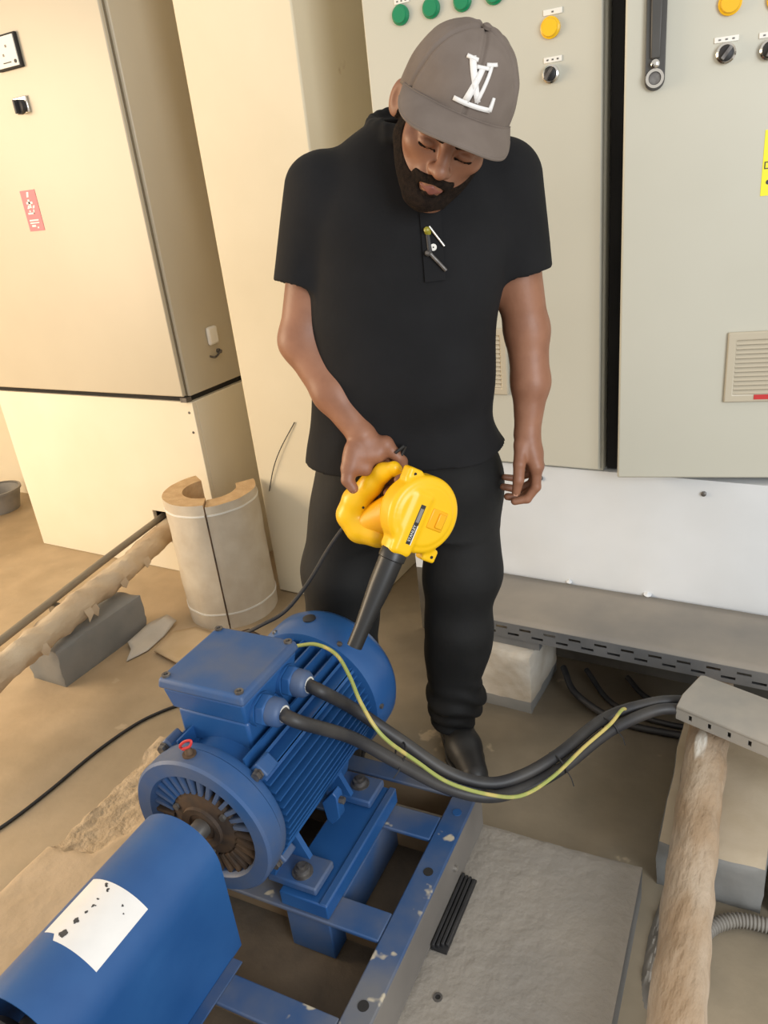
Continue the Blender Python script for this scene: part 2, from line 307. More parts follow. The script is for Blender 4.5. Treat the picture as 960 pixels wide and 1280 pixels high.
# ------------------------------------------------------------------ signed-distance modelling for organic shapes
class SDF:
    def __init__(self): self.ops = []
    def cone(self, a, b, ra, rb=None, k=0.01, op='+', sq=None):
        self.ops.append(('cone', np.array(a, float), np.array(b, float), ra, ra if rb is None else rb, k, op, sq)); return self
    def ell(self, c, r, R=None, k=0.01, op='+'):
        self.ops.append(('ell', np.array(c, float), np.array(r, float), np.eye(3) if R is None else np.array(R, float), k, op)); return self
    def box(self, c, r, R=None, rd=0.004, k=0.005, op='+'):
        self.ops.append(('box', np.array(c, float), np.array(r, float), np.eye(3) if R is None else np.array(R, float), rd, k, op)); return self
    def disc(self, c, n, r, h, rd=0.004, k=0.005, op='+'):
        self.ops.append(('disc', np.array(c, float), nrm(n), r, h, rd, k, op)); return self
    def loft(self, rows, k=0.02, p=2.3, op='+'):
        self.ops.append(('loft', np.array(rows, float), k, p, op)); return self
    def grid(self, lo, hi, h, post=None):
        lo = np.array(lo, float); hi = np.array(hi, float); n = np.ceil((hi-lo)/h).astype(int)+1
        D = np.full(n, 0.06, np.float32)
        ax = [lo[i]+h*np.arange(n[i]) for i in range(3)]
        for q in self.ops:
            t = q[0]
            if t == 'cone': blo = np.minimum(q[1]-max(q[3], q[4]), q[2]-max(q[3], q[4])); bhi = np.maximum(q[1]+max(q[3], q[4]), q[2]+max(q[3], q[4])); k, op = q[5], q[6]
            elif t == 'ell': R = np.max(q[2]); blo = q[1]-R; bhi = q[1]+R; k, op = q[4], q[5]
            elif t == 'box': R = np.linalg.norm(q[2]); blo = q[1]-R; bhi = q[1]+R; k, op = q[5], q[6]
            elif t == 'disc': R = math.hypot(q[3], q[4]); blo = q[1]-R; bhi = q[1]+R; k, op = q[6], q[7]
            else:
                r = q[1]; blo = np.array([(r[:,1]-r[:,3]).min(), (r[:,2]-r[:,4]).min(), r[:,0].min()]); bhi = np.array([(r[:,1]+r[:,3]).max(), (r[:,2]+r[:,4]).max(), r[:,0].max()]); k, op = q[2], q[4]
            mg = k+2*h+0.02
            i0 = np.clip(np.floor((blo-mg-lo)/h).astype(int), 0, n); i1 = np.clip(np.ceil((bhi+mg-lo)/h).astype(int)+1, 0, n)
            if np.any(i1 <= i0): continue
            sl = tuple(slice(i0[i], i1[i]) for i in range(3))
            X = ax[0][sl[0]][:, None, None].astype(np.float32); Y = ax[1][sl[1]][None, :, None].astype(np.float32); Z = ax[2][sl[2]][None, None, :].astype(np.float32)
            if t == 'cone':
                a, b, ra, rb = q[1:5]; ab = b-a; L2 = float(ab@ab)+1e-12
                px, py, pz = X-a[0], Y-a[1], Z-a[2]
                s = np.clip((px*ab[0]+py*ab[1]+pz*ab[2])/L2, 0, 1)
                dx, dy, dz = px-s*ab[0], py-s*ab[1], pz-s*ab[2]
                if q[7] is not None:                       # squash: (direction, factor)
                    sd = nrm(q[7][0]); f = q[7][1]; pr = dx*sd[0]+dy*sd[1]+dz*sd[2]; pr2 = pr*(1/f-1)
                    dx, dy, dz = dx+pr2*sd[0], dy+pr2*sd[1], dz+pr2*sd[2]
                d = np.sqrt(dx*dx+dy*dy+dz*dz)-(ra+(rb-ra)*s)
            elif t in ('ell', 'box'):
                c, r, R = q[1:4]; px, py, pz = X-c[0], Y-c[1], Z-c[2]
                l = [px*R[i][0]+py*R[i][1]+pz*R[i][2] for i in range(3)]
                if t == 'ell':
                    k0 = np.sqrt((l[0]/r[0])**2+(l[1]/r[1])**2+(l[2]/r[2])**2)
                    k1 = np.sqrt((l[0]/r[0]**2)**2+(l[1]/r[1]**2)**2+(l[2]/r[2]**2)**2)+1e-9
                    d = k0*(k0-1)/k1
                else:
                    rd = q[4]; g = [np.abs(l[i])-(r[i]-rd) for i in range(3)]
                    d = np.sqrt(sum(np.maximum(e, 0)**2 for e in g))+np.minimum(np.maximum(g[0], np.maximum(g[1], g[2])), 0)-rd
            elif t == 'disc':
                c, nn, r, hh, rd = q[1:6]; px, py, pz = X-c[0], Y-c[1], Z-c[2]
                al = px*nn[0]+py*nn[1]+pz*nn[2]; rr = np.sqrt(np.maximum(px*px+py*py+pz*pz-al*al, 0))
                g0 = rr-(r-rd); g1 = np.abs(al)-(hh-rd)
                d = np.sqrt(np.maximum(g0, 0)**2+np.maximum(g1, 0)**2)+np.minimum(np.maximum(g0, g1), 0)-rd
            else:
                rows = q[1]; zz = ax[2][sl[2]]
                # smooth interpolation of the rows along z
                def itp(col):
                    zs = rows[:, 0]; y = rows[:, col]; m = np.gradient(y, zs)
                    j = np.clip(np.searchsorted(zs, zz)-1, 0, len(zs)-2); hh = zs[j+1]-zs[j]; s = np.clip((zz-zs[j])/hh, 0, 1)
                    return ((2*s**3-3*s**2+1)*y[j]+(s**3-2*s**2+s)*hh*m[j]+(-2*s**3+3*s**2)*y[j+1]+(s**3-s**2)*hh*m[j+1]).astype(np.float32)[None, None, :]
                cx, cy, rx, ry = itp(1), itp(2), itp(3), itp(4); p = q[3]
                g = (np.abs((X-cx)/rx)**p+np.abs((Y-cy)/ry)**p)**(1/p)
                d = (g-1)*np.minimum(rx, ry)
                d = np.maximum(d, np.maximum(rows[0, 0]-Z, Z-rows[-1, 0]))
            d = d.astype(np.float32)
            A = D[sl]
            if op == '+':
                hh = np.clip(0.5+0.5*(A-d)/k, 0, 1); D[sl] = A+(d-A)*hh-k*hh*(1-hh)
            elif op == '-':
                hh = np.clip(0.5-0.5*(A+d)/k, 0, 1); D[sl] = A+(-d-A)*hh+k*hh*(1-hh)
        if post is not None:
            D = post(D, ax[0][:, None, None], ax[1][None, :, None], ax[2][None, None, :])
        return D, lo, h

def nets(D, lo, h):
    """naive surface nets -> verts, quads"""
    S = D < 0; n = np.array(D.shape)-1
    cnt = np.zeros(n, np.int8)
    for i in (0, 1):
        for j in (0, 1):
            for k in (0, 1): cnt += S[i:n[0]+i, j:n[1]+j, k:n[2]+k]
    act = (cnt > 0) & (cnt < 8)
    ci = np.argwhere(act); idx = np.full(n, -1, np.int32); idx[act] = np.arange(len(ci))
    acc = np.zeros((len(ci), 3)); c = np.zeros(len(ci))
    E = []
    for a in range(3):
        o1, o2 = [(1, 2), (0, 2), (0, 1)][a]
        for p in (0, 1):
            for q in (0, 1):
                s = [0, 0, 0]; s[o1] = p; s[o2] = q; e = list(s); e[a] = 1; E.append((s, e))
    for s, e in E:
        p0 = ci+s; p1 = ci+e
        d0 = D[p0[:,0], p0[:,1], p0[:,2]]; d1 = D[p1[:,0], p1[:,1], p1[:,2]]
        m = (d0 < 0) != (d1 < 0); t = np.where(m, d0/np.where(m, d0-d1, 1), 0)
        pos = np.array(s)+(np.array(e)-np.array(s))*t[:, None]
        acc += np.where(m[:, None], pos, 0); c += m
    V = (ci+acc/np.maximum(c, 1)[:, None])*h+lo
    Q = []
    for a in range(3):
        o1, o2 = [(1, 2), (2, 0), (0, 1)][a]
        sA = [slice(None)]*3; sB = [slice(None)]*3; sA[a] = slice(0, -1); sB[a] = slice(1, None)
        ch = S[tuple(sA)] != S[tuple(sB)]
        g = np.argwhere(ch)
        lim = np.ones(len(g), bool)
        for o in (o1, o2): lim &= (g[:, o] > 0) & (g[:, o] < D.shape[o]-1)
        g = g[lim]; neg = S[g[:,0], g[:,1], g[:,2]]
        def cell(d1, d2):
            x = g.copy(); x[:, o1] -= d1; x[:, o2] -= d2; return idx[x[:,0], x[:,1], x[:,2]]
        q = np.stack([cell(0,0), cell(1,0), cell(1,1), cell(0,1)], 1)
        q[~neg] = q[~neg][:, ::-1]
        Q.append(q)
    Q = np.concatenate(Q); Q = Q[(Q >= 0).all(1)]
    return V, Q[:, ::-1] if False else Q

def nets_obj(name, parts, m, parent, smooth_it=0, mats=None):
    """parts: list of (V, Q) already in the parent's frame"""
    off = 0; VV = []; QQ = []
    for V, Q in parts: VV.append(V); QQ.append(Q+off); off += len(V)
    V = np.concatenate(VV); Q = np.concatenate(QQ)
    for _ in range(smooth_it):
        acc = np.zeros_like(V); c = np.zeros(len(V))
        for i in range(4):
            j = (i+1) % 4
            np.add.at(acc, Q[:, i], V[Q[:, j]]); np.add.at(c, Q[:, i], 1)
            np.add.at(acc, Q[:, j], V[Q[:, i]]); np.add.at(c, Q[:, j], 1)
        V = V*0.5+0.5*acc/np.maximum(c, 1)[:, None]
    me = bpy.data.meshes.new(name)
    me.vertices.add(len(V)); me.vertices.foreach_set('co', V.astype(np.float32).ravel())
    me.loops.add(len(Q)*4); me.loops.foreach_set('vertex_index', Q.astype(np.int32).ravel())
    me.polygons.add(len(Q)); me.polygons.foreach_set('loop_start', np.arange(0, len(Q)*4, 4, dtype=np.int32))
    me.update(calc_edges=True); me.validate()
    me.materials.append(m); me.polygons.foreach_set('use_smooth', [True]*len(me.polygons))
    o = bpy.data.objects.new(name, me); COL.objects.link(o)
    if parent is not None: o.parent = parent; TM[o.name] = TM[parent.name]
    return o
# ------------------------------------------------------------------ tuning values used further down
V3_ = Vector
HEAD_YAW, HEAD_PITCH, HEAD_ROLL = -3.0, 24.5, 28.0
HEAD_C = (0.078, -0.201, 1.588)
BRIM_DROP = math.radians(16)
LOGO_AZ, LOGO_EL, LOGO_PX = 0.07, math.radians(37), 660.0
CABLE1 = [V3_(p) for p in ((-0.751, 0.984, 0.480), (-0.684, 1.045, 0.385), (-0.608, 1.100, 0.300), (-0.537, 1.146, 0.262), (-0.485, 1.199, 0.255), (-0.422, 1.279, 0.265), (-0.355, 1.427, 0.275), (-0.279, 1.528, 0.281), (-0.222, 1.560, 0.281), (-0.15, 1.565, 0.281))]
CABLE2 = [V3_(p) for p in ((-0.792, 1.054, 0.490), (-0.710, 1.095, 0.400), (-0.620, 1.129, 0.315), (-0.546, 1.170, 0.275), (-0.488, 1.224, 0.272), (-0.434, 1.308, 0.280), (-0.370, 1.462, 0.285), (-0.288, 1.556, 0.282), (-0.225, 1.592, 0.281), (-0.15, 1.60, 0.281))]
EARTH = [V3_(p) for p in ((-0.943, 1.092, 0.585), (-0.886, 1.087, 0.605), (-0.830, 1.077, 0.600), (-0.780, 1.045, 0.580), (-0.734, 1.009, 0.550), (-0.687, 0.998, 0.495), (-0.642, 1.045, 0.405), (-0.594, 1.080, 0.338), (-0.528, 1.128, 0.288), (-0.471, 1.166, 0.272), (-0.425, 1.234, 0.280), (-0.385, 1.338, 0.293), (-0.350, 1.420, 0.303), (-0.337, 1.475, 0.307), (-0.334, 1.510, 0.285))]
TIES = [(V3_((-0.695, 1.068, 0.393)), V3_((0.075, 0.05, -0.09))), (V3_((-0.430, 1.290, 0.273)), V3_((0.06, 0.09, 0.01))), (V3_((-0.362, 1.445, 0.280)), V3_((0.065, 0.14, 0.01)))]

# ================================================================== THE SETTING
V3 = Vector
b = MB(); b.box((-5.2, -2.8, -0.06), (2.4, 2.75, 0.0)); tag(b.build('floor', M_floor, smooth=None), 'dusty grey concrete floor with brown stains', kind='structure')
b = MB(); b.box((-5.2, 2.55, 0.0), (2.4, 2.75, 3.2)); tag(b.build('wall_back', M_wall), 'cream painted wall behind the control cabinets', kind='structure')
b = MB(); b.box((-5.2, -2.8, 0.0), (-5.05, 2.549, 3.2)); tag(b.build('wall_left', M_wall), 'cream painted side wall of the plant room', kind='structure')
b = MB(); b.box((-1.855, 2.10, 0.0), (-1.425, 2.549, 3.0)); tag(b.build('wall_column', M_col, bevel=0.006), 'cream painted column between the two rows of cabinets', kind='structure')

# ---- left control cabinet on its cream plinth
t = thing('cabinet_plinth', 'cream boxed plinth carrying the tall beige cabinet, pipe entering it', 'plinth', (-2.71, 2.3, 0))
holed(-3.315, -2.11, 0.0, 0.782, [(-2.475, -2.35, 0.14, 0.285)], lambda x, z, d: (x, 2.09+d, z), 0.02).build('front_panel', M_plin, t, bevel=0.002)
MB().box((-2.128, 2.111, 0.0), (-2.11, 2.548, 0.782)).build('side_panel', M_plin, t, bevel=0.002)
MB().box((-3.315, 2.111, 0.0), (-3.297, 2.548, 0.782)).build('side_panel', M_plin, t, bevel=0.002)
MB().box((-3.296, 2.111, 0.764), (-2.129, 2.548, 0.782)).build('top_panel', M_plin, t)
MB().box((-2.60, 2.30, 0.0), (-2.20, 2.31, 0.50)).build('inner_panel', M_dark, t)
for z in (0.74, 0.66, 0.20):
    MB().lathe((-2.135, 2.09, z), (0, -1, 0), [(0.005, 0), (0.005, 0.002), (0.003, 0.003)], 10).build('screw', M_zinc, t)
t = thing('control_cabinet', 'tall beige control cabinet with meter and pink sticker on cream plinth', 'cabinet', (-2.71, 2.3, 0.80))
MB().box((-3.30, 2.10, 0.783), (-2.13, 2.54, 0.806)).build('base_frame', M_dark, t)
MB().box((-3.32, 2.09, 0.806), (-2.11, 2.549, 2.60)).build('body', M_cab, t, bevel=0.004)
d = MB().box((-3.31, 2.068, 0.808), (-2.126, 2.088, 2.58)).build('door', M_cab, t, bevel=0.004)
MB().box((-2.1255, 2.083, 0.808), (-2.1225, 2.09, 2.58)).build('door_seal', M_seam, t)
MB().box((-2.150, 2.072, 0.785), (-2.118, 2.10, 0.803)).build('corner_clip', M_zinc, t)
me_ = MB().box((-2.668, 2.056, 1.966), (-2.536, 2.068, 2.072)).build('meter', M_dark, d, bevel=0.003)
MB().box((-2.660, 2.052, 1.973), (-2.544, 2.0565, 2.065)).build('meter_face', M_white, me_ if False else d)
MB().box((-2.622, 2.0510, 1.985), (-2.580, 2.0522, 1.988)).build('meter_scale', M_ink, d)
MB().lathe((-2.557, 2.052, 1.986), (0, -1, 0), [(0.006, 0), (0.006, 0.002)], 12).build('meter_screw', M_ink, d)
for (x, z) in ((-2.59, 2.035), (-2.612, 2.01)):
    MB().box((x-0.004, 2.0512, z-0.004), (x+0.004, 2.0522, z+0.004)).build('meter_mark', M_zinc, d)
k_ = MB().box((-2.632, 2.058, 1.828), (-2.563, 2.068, 1.882)).build('selector_plate', M_chrome, d, bevel=0.003)
MB().lathe((-2.598, 2.058, 1.850), (0, -1, 0), [(0.024, 0), (0.024, 0.012), (0.018, 0.014)], 20).build('selector_knob', M_black, d)
MB().box((-2.603, 2.030, 1.828), (-2.593, 2.046, 1.872)).build('selector_lever', M_black, d, bevel=0.002)
st = MB().box((-2.742, 2.0664, 1.440), (-2.657, 2.0681, 1.584)).build('warning_sticker', M_pink, d)
st['label'] = 'pink warning sticker with white marks'
for (x0, x1, z0, z1, sl) in ((-2.71, -2.699, 1.560, 1.578, .006), (-2.720, -2.685, 1.536, 1.544, .0), (-2.706, -2.696, 1.522, 1.552, -.004), (-2.722, -2.710, 1.520, 1.532, .008), (-2.692, -2.682, 1.520, 1.530, .006),
                          (-2.725, -2.688, 1.500, 1.506, .0), (-2.694, -2.688, 1.500, 1.516, .003), (-2.715, -2.708, 1.508, 1.514, 0), (-2.728, -2.676, 1.476, 1.481, 0), (-2.728, -2.676, 1.467, 1.471, 0), (-2.722, -2.700, 1.455, 1.462, 0), (-2.692, -2.684, 1.449, 1.455, 0)):
    MB().add([(x0, 2.0658, z0), (x1, 2.0658, z0), (x1+sl, 2.0658, z1), (x0+sl, 2.0658, z1), (x0, 2.0663, z0), (x1, 2.0663, z0), (x1+sl, 2.0663, z1), (x0+sl, 2.0663, z1)],
             [(0,1,2,3), (4,7,6,5), (0,4,5,1), (1,5,6,2), (2,6,7,3), (3,7,4,0)]).build('sticker_print', M_paper, d)
# side bracket and wires of the left cabinet
b = MB().box((-2.111, 2.235, 0.965), (-2.092, 2.290, 1.035)); b.build('cable_cover', M_white, t, bevel=0.012)
MB().tube(catmull([(-2.108, 2.235, 0.925), (-2.098, 2.25, 0.918), (-2.10, 2.27, 0.921), (-2.095, 2.288, 0.935), (-2.108, 2.300, 0.925)], 5), 0.004, 6).build('hinge_screw', M_zinc, t)
MB().lathe((-2.110, 2.285, 0.935), (1, 0, 0), [(0.009, 0), (0.009, 0.008), (0.004, 0.010)], 10).build('bolt', M_zinc, t)

# ---- right control cabinets on the white plinth
CY = 2.05
t = thing('cabinet_plinth', 'rough white plastered plinth under the grey-beige cabinets, behind cable tray', 'plinth', (-0.2, 2.3, 0))
g = MB(); nx, nz = 70, 24; vs = []; fs = []
for k in range(nz+1):
    for i in range(nx+1):
        x = -1.175+1.975*i/nx; z = 0.664*k/nz
        w = 0.004*mnoise.noise(V3((x*5, z*5, 1.0)))+0.002*mnoise.noise(V3((x*18, z*18, 4.0)))
        vs.append((x, CY+w*(0 if i in (0, nx) or k in (0, nz) else 1), z))
for k in range(nz):
    for i in range(nx): fs.append((k*(nx+1)+i, k*(nx+1)+i+1, (k+1)*(nx+1)+i+1, (k+1)*(nx+1)+i))
g.add(vs, fs); g.add([(-1.175, CY, 0), (-1.175, CY, 0.664), (-1.175, 2.548, 0.664), (-1.175, 2.548, 0), (0.8, CY, 0), (0.8, CY, 0.664), (0.8, 2.548, 0.664), (0.8, 2.548, 0)],
                     [(0,1,2,3), (4,7,6,5), (1,5,6,2), (2,6,7,3)])
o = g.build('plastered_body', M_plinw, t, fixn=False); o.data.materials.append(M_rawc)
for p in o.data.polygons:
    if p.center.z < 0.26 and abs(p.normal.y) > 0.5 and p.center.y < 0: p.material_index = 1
for i, x in enumerate((-0.872, -0.635, -0.40, -0.02)):
    MB().lathe((x, CY-0.004, 0.289), (0.1, -0.3, 1), [(0.005, -0.002), (0.006+0.003*(i % 3), 0.001), (0.004, 0.004), (0.001, 0.007+0.004*(i % 2))], 9).build('plaster_drip', M_plinw, t)
for x in (-0.265, -0.72, 0.16):
    MB().lathe((x, CY, 0.625), (0, -1, 0), [(0.007, -0.006), (0.007, 0.004), (0.004, 0.006)], 10).build('anchor_screw', M_zinc, t)
def pilot(parent, T, s, z, lens, r=0.0195):
    o = MB().lathe((s, 0, z), (0, -1, 0), [(r, -0.002), (r, 0.010), (r*0.9, 0.013)], 24).build('pilot_light', lens, parent, T)
    MB().ring((s, 0, z), (0, -1, 0), [(r*0.98, 0.0), (r*1.18, 0.0), (r*1.18, 0.007), (r*0.98, 0.009)], 24).build('bezel', lens, o, T)
def plate(parent, T, s0, s1, z0, z1, marks=3):
    o = MB().box((s0, -0.003, z0), (s1, 0.0, z1)).build('label_plate', M_white, parent, T, bevel=0.001)
    w = (s1-s0)
    for i in range(marks):
        c = s0+w*(0.22+0.56*i/max(marks-1, 1)) if marks > 1 else (s0+s1)/2
        MB().box((c-w*0.05, -0.0038, z0+(z1-z0)*0.35), (c+w*0.05, -0.003, z0+(z1-z0)*0.62)).build('print_mark', M_zinc, o, T)
def selector(parent, T, s, z, ang=0.6, r=0.019):
    o = MB().ring((s, 0, z), (0, -1, 0), [(r*0.72, 0.0), (r*1.05, 0.0), (r*1.05, 0.010), (r*0.85, 0.013), (r*0.72, 0.012)], 24).build('selector_switch', M_chrome, parent, T)
    MB().lathe((s, 0, z), (0, -1, 0), [(r*0.74, -0.001), (r*0.74, 0.014), (r*0.6, 0.016)], 20).build('knob', M_black, o, T)
    MB().obox((s, -0.020, z), (math.cos(ang), 0, math.sin(ang)), (0, 1, 0), (-math.sin(ang), 0, math.cos(ang)), r*0.72, 0.007, 0.0035).build('lever', M_zinc, o, T)
def vent(parent, T, s0, s1, z0, z1, n, label=None):
    w = 0.02
    fr = holed(s0, s1, z0, z1, [(s0+w, s1-w, z0+w, z1-w)], lambda x, z, d_: (x, -d_, z), 0.009).build('vent_frame', M_cab, parent, T, bevel=0.003)
    MB().box((s0+w, -0.002, z0+w), (s1-w, -0.0005, z1-w)).build('backing', M_rust, fr, T)
    p = (z1-z0-2*w)/n
    for i in range(n):
        zc = z0+w+p*(i+0.5)
        MB().add([(s0+w, -0.002, zc+p*0.48), (s1-w, -0.002, zc+p*0.48), (s1-w, -0.0085, zc-p*0.36), (s0+w, -0.0085, zc-p*0.36), (s0+w, -0.002, zc+p*0.30), (s1-w, -0.002, zc+p*0.30), (s1-w, -0.0075, zc-p*0.46), (s0+w, -0.0075, zc-p*0.46)],
                 [(0,1,2,3), (4,7,6,5), (0,4,5,1), (1,5,6,2), (2,6,7,3), (3,7,4,0)]).build('slat', M_cab, fr, T)
t = thing('control_cabinet', 'grey-beige cabinet behind the person, with green pilot lights in a row', 'cabinet', (-0.85, 2.3, 0.664))
MB().box((-1.165, CY, 0.665), (-0.535, 2.549, 2.60)).build('body', M_cab2, t, bevel=0.004)
d = MB().box((-1.160, CY-0.022, 0.675), (-0.540, CY-0.001, 2.58)).build('door', M_cab2, t, bevel=0.004)
TD = Matrix.Translation((0, CY-0.022, 0))
for s in (-1.048, -0.962, -0.878, -0.796): pilot(d, TD, s, 1.860, M_green)
plate(d, TD, -1.064, -1.022, 1.884, 1.896)
pilot(d, TD, -0.661, 1.769, M_amber); plate(d, TD, -0.678, -0.633, 1.794, 1.806, 1)
selector(d, TD, -0.661, 1.674, 0.9); plate(d, TD, -0.679, -0.635, 1.698, 1.710)
vent(d, TD, -0.98, -0.80, 0.885, 1.075, 12)
# cabinet with the open door
HA = math.radians(14.0)
t = thing('control_cabinet', 'grey-beige cabinet with its door ajar, long black handle and vent grille', 'cabinet', (0.15, 2.35, 0.664))
b = MB(); b.box((-0.500, 2.16, 0.665), (-0.488, 2.549, 2.60)); b.box((0.79, 2.16, 0.665), (0.80, 2.549, 2.60)); b.box((-0.488, 2.53, 0.665), (0.79, 2.549, 2.60)); b.box((-0.488, 2.16, 0.665), (0.79, 2.53, 0.676))
b.build('body', M_cab2, t)
MB().box((-0.530, 2.07, 0.668), (-0.503, 2.50, 2.60)).build('side_gasket', M_dark, t)
MB().box((-0.500, 2.14, 0.70), (-0.470, 2.159, 2.60)).build('edge_gasket', M_dark, t)
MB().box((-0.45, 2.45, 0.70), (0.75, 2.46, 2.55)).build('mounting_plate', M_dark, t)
DT = Matrix.Translation((-0.475, 1.965, 0)) @ Matrix.Rotation(HA, 4, 'Z')
d = MB().box((0.0, 0.0, 0.683), (0.78, 0.022, 2.58)).build('door', M_cab2, t, DT, bevel=0.005)
MB().box((0.004, 0.0225, 0.69), (0.022, 0.040, 2.57)).build('door_edge_seal', M_dark, t, DT)
h = MB()
hp = [(0.063+0.021*math.cos(a), 1.625+0.021*math.sin(a)) for a in [math.pi+math.pi*i/10 for i in range(11)]]+[(0.084, 1.800), (0.042, 1.800)]
h.prism(hp, lambda a, c, e: (a, e, c), -0.012, 0.0); h = h.build('lever_handle', M_handle, d, DT, bevel=0.002)
MB().prism([(0.053, 1.665), (0.073, 1.665), (0.075, 1.80), (0.051, 1.80)], lambda a, c, e: (a, e, c), -0.020, -0.012).build('lever', M_handle, h, DT, bevel=0.003)
MB().ring((0.063, -0.012, 1.628), (0, -1, 0), [(0.013, 0), (0.019, 0), (0.019, 0.006), (0.013, 0.006)], 24).build('lock_ring', M_chrome, h, DT)
MB().lathe((0.063, -0.012, 1.628), (0, -1, 0), [(0.012, 0), (0.012, 0.003)], 20).build('lock_core', M_zinc, h, DT)
MB().lathe((0.063, -0.012, 1.655), (0, -1, 0), [(0.009, 0), (0.009, 0.010), (0.005, 0.013)], 16).build('lock_button', M_chrome, h, DT)
pilot(d, DT, 0.207, 1.748, M_amber); selector(d, DT, 0.205, 1.657, 0.9); plate(d, DT, 0.181, 0.229, 1.678, 1.689)
selector(d, DT, 0.290, 1.652, 1.2); plate(d, DT, 0.268, 0.314, 1.675, 1.686); pilot(d, DT, 0.300, 1.742, M_amber)
vent(d, DT, 0.251, 0.44, 0.890, 1.064, 12)
MB().box((0.319, -0.0105, 0.897), (0.38, -0.009, 0.909)).build('red_tag', M_red, d, DT)
st = MB().box((0.296, -0.001, 1.366), (0.40, 0.0, 1.500)).build('yellow_sticker', M_yel, d, DT); st['label'] = 'yellow sticker with a dark letter'
lv, lf = text_mesh('D', 0.022)
MB().add([(p.x+0.306, -0.0014+p.z, p.y+1.428) for p in lv], lf).build('sticker_letter', M_ink, d, DT, fixn=False, smooth=None)
MB().lathe((0.310, -0.001, 1.394), (0, -1, 0), [(0.005, 0), (0.005, 0.0006)], 10).build('sticker_dot', M_ink, d, DT)

# ---- small things at the far left
t = thing('bucket', 'dark grey plastic bucket standing on the floor past the cream plinth', 'bucket', (-3.98, 2.33, 0))
MB().ring((-3.98, 2.33, 0), (0, 0, 1), [(0.0005, 0.0), (0.095, 0.0), (0.125, 0.115), (0.119, 0.115), (0.090, 0.006), (0.0005, 0.006)], 32).build('bucket_body', M_flex, t)
MB().ring((-3.98, 2.33, 0), (0, 0, 1), [(0.124, 0.112), (0.131, 0.112), (0.131, 0.124), (0.119, 0.124)], 32).build('rim', M_flex, t)

# ---- cable tray along the white plinth, with its slotted side
t = thing('cable_tray', 'long dusty cable tray cover with slotted side along the white plinth', 'cable tray', (-0.2, 1.9, 0.24))
g = MB(); vs = []; fs = []; nx, ny = 60, 8
for j in range(ny+1):
    for i in range(nx+1):
        x = -0.93+1.73*i/nx; y = 1.768+0.270*j/ny
        vs.append((x, y, 0.286+0.0012*mnoise.noise(V3((x*7, y*9, 0)))))
for j in range(ny):
    for i in range(nx): fs.append((j*(nx+1)+i, j*(nx+1)+i+1, (j+1)*(nx+1)+i+1, (j+1)*(nx+1)+i))
g.add(vs, fs); o = g.build('cover', M_tray, t, fixn=False); md = o.modifiers.new('thickness', 'SOLIDIFY'); md.thickness = 0.003; md.offset = -1
holes = []
for i in range(26):
    x = -0.91+0.0715*i
    holes += [(x, x+0.034, 0.266, 0.2735), (x+0.0358, x+0.0358+0.034, 0.247, 0.2545)]
holed(-0.93, 0.80, 0.236, 0.2845, [h_ for h_ in holes if h_[1] < 0.79], lambda x, z, d_: (x, 1.766+d_, z), 0.002).build('slotted_side', M_trayside, t)
MB().box((-0.93, 1.770, 0.236), (0.80, 1.790, 0.238)).build('return_lip', M_trayside, t)
MB().box((-0.93, 2.036, 0.236), (0.80, 2.038, 0.2845)).build('rear_side', M_trayside, t)
b = MB(); b.box((-0.92, 1.775, 0.206), (-0.64, 1.80, 0.2355)); b.build('strut', M_trayside, t)
def ublk(name, mt_, top, label, x0, x1, y0, y1, z1, rot, seed, mtop=None, group=None, skirt=None):
    """concrete support block with worn uneven faces"""
    cx, cy = (x0+x1)/2, (y0+y1)/2
    n = 10; vs = []; fs = []; hx, hy = (x1-x0)/2, (y1-y0)/2; idx = {}
    def vid(i, j, k):
        if (i, j, k) in idx: return idx[(i, j, k)]
        p = V3((-hx+2*hx*i/n, -hy+2*hy*j/n, z1*k/n))
        nn = V3((0, 0, 0))
        e = sum(1 for q in (i, j, k) if q in (0, n))
        w = 0.004*mnoise.noise(p*14+V3((seed, 0, 0)))+0.003*mnoise.noise(p*40+V3((0, seed, 0)))
        s = 1.0-(0.035 if e >= 2 else 0)*(0.6+0.8*abs(mnoise.noise(p*25+V3((seed, 3, 0)))))
        c = V3((0, 0, z1/2)); q = c+(p-c)*1.0
        if e >= 2: q = V3((p.x*(s if i in (0, n) else 1), p.y*(s if j in (0, n) else 1), p.z if k == 0 else p.z*(s if k == n else 1)))
        if k: q += V3((w if i in (0, n) else 0, w if j in (0, n) else 0, w*0.6 if k == n else 0))
        idx[(i, j, k)] = len(vs); vs.append(q); return idx[(i, j, k)]
    tp = []
    for a in range(n):
        for c in range(n):
            fs.append((vid(a,0,c), vid(a+1,0,c), vid(a+1,0,c+1), vid(a,0,c+1))); fs.append((vid(a+1,n,c), vid(a,n,c), vid(a,n,c+1), vid(a+1,n,c+1)))
            fs.append((vid(0,a+1,c), vid(0,a,c), vid(0,a,c+1), vid(0,a+1,c+1))); fs.append((vid(n,a,c), vid(n,a+1,c), vid(n,a+1,c+1), vid(n,a,c+1)))
            fs.append((vid(a+1,c,0), vid(a,c,0), vid(a,c+1,0), vid(a+1,c+1,0)))
            tp.append(len(fs)); fs.append((vid(a,c,n), vid(a+1,c,n), vid(a+1,c+1,n), vid(a,c+1,n)))
    b_ = MB().add(vs, fs); T = Matrix.Translation((cx, cy, 0)) @ Matrix.Rotation(rot, 4, 'Z')
    o = b_.build(name, mt_, None, T, smooth=50, fixn=False)
    if mtop:
        o.data.materials.append(mtop)
        for q in tp: o.data.polygons[q].material_index = 1
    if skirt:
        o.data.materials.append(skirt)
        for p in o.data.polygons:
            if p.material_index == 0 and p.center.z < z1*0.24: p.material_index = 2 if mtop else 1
    return tag(o, label, 'block', group)
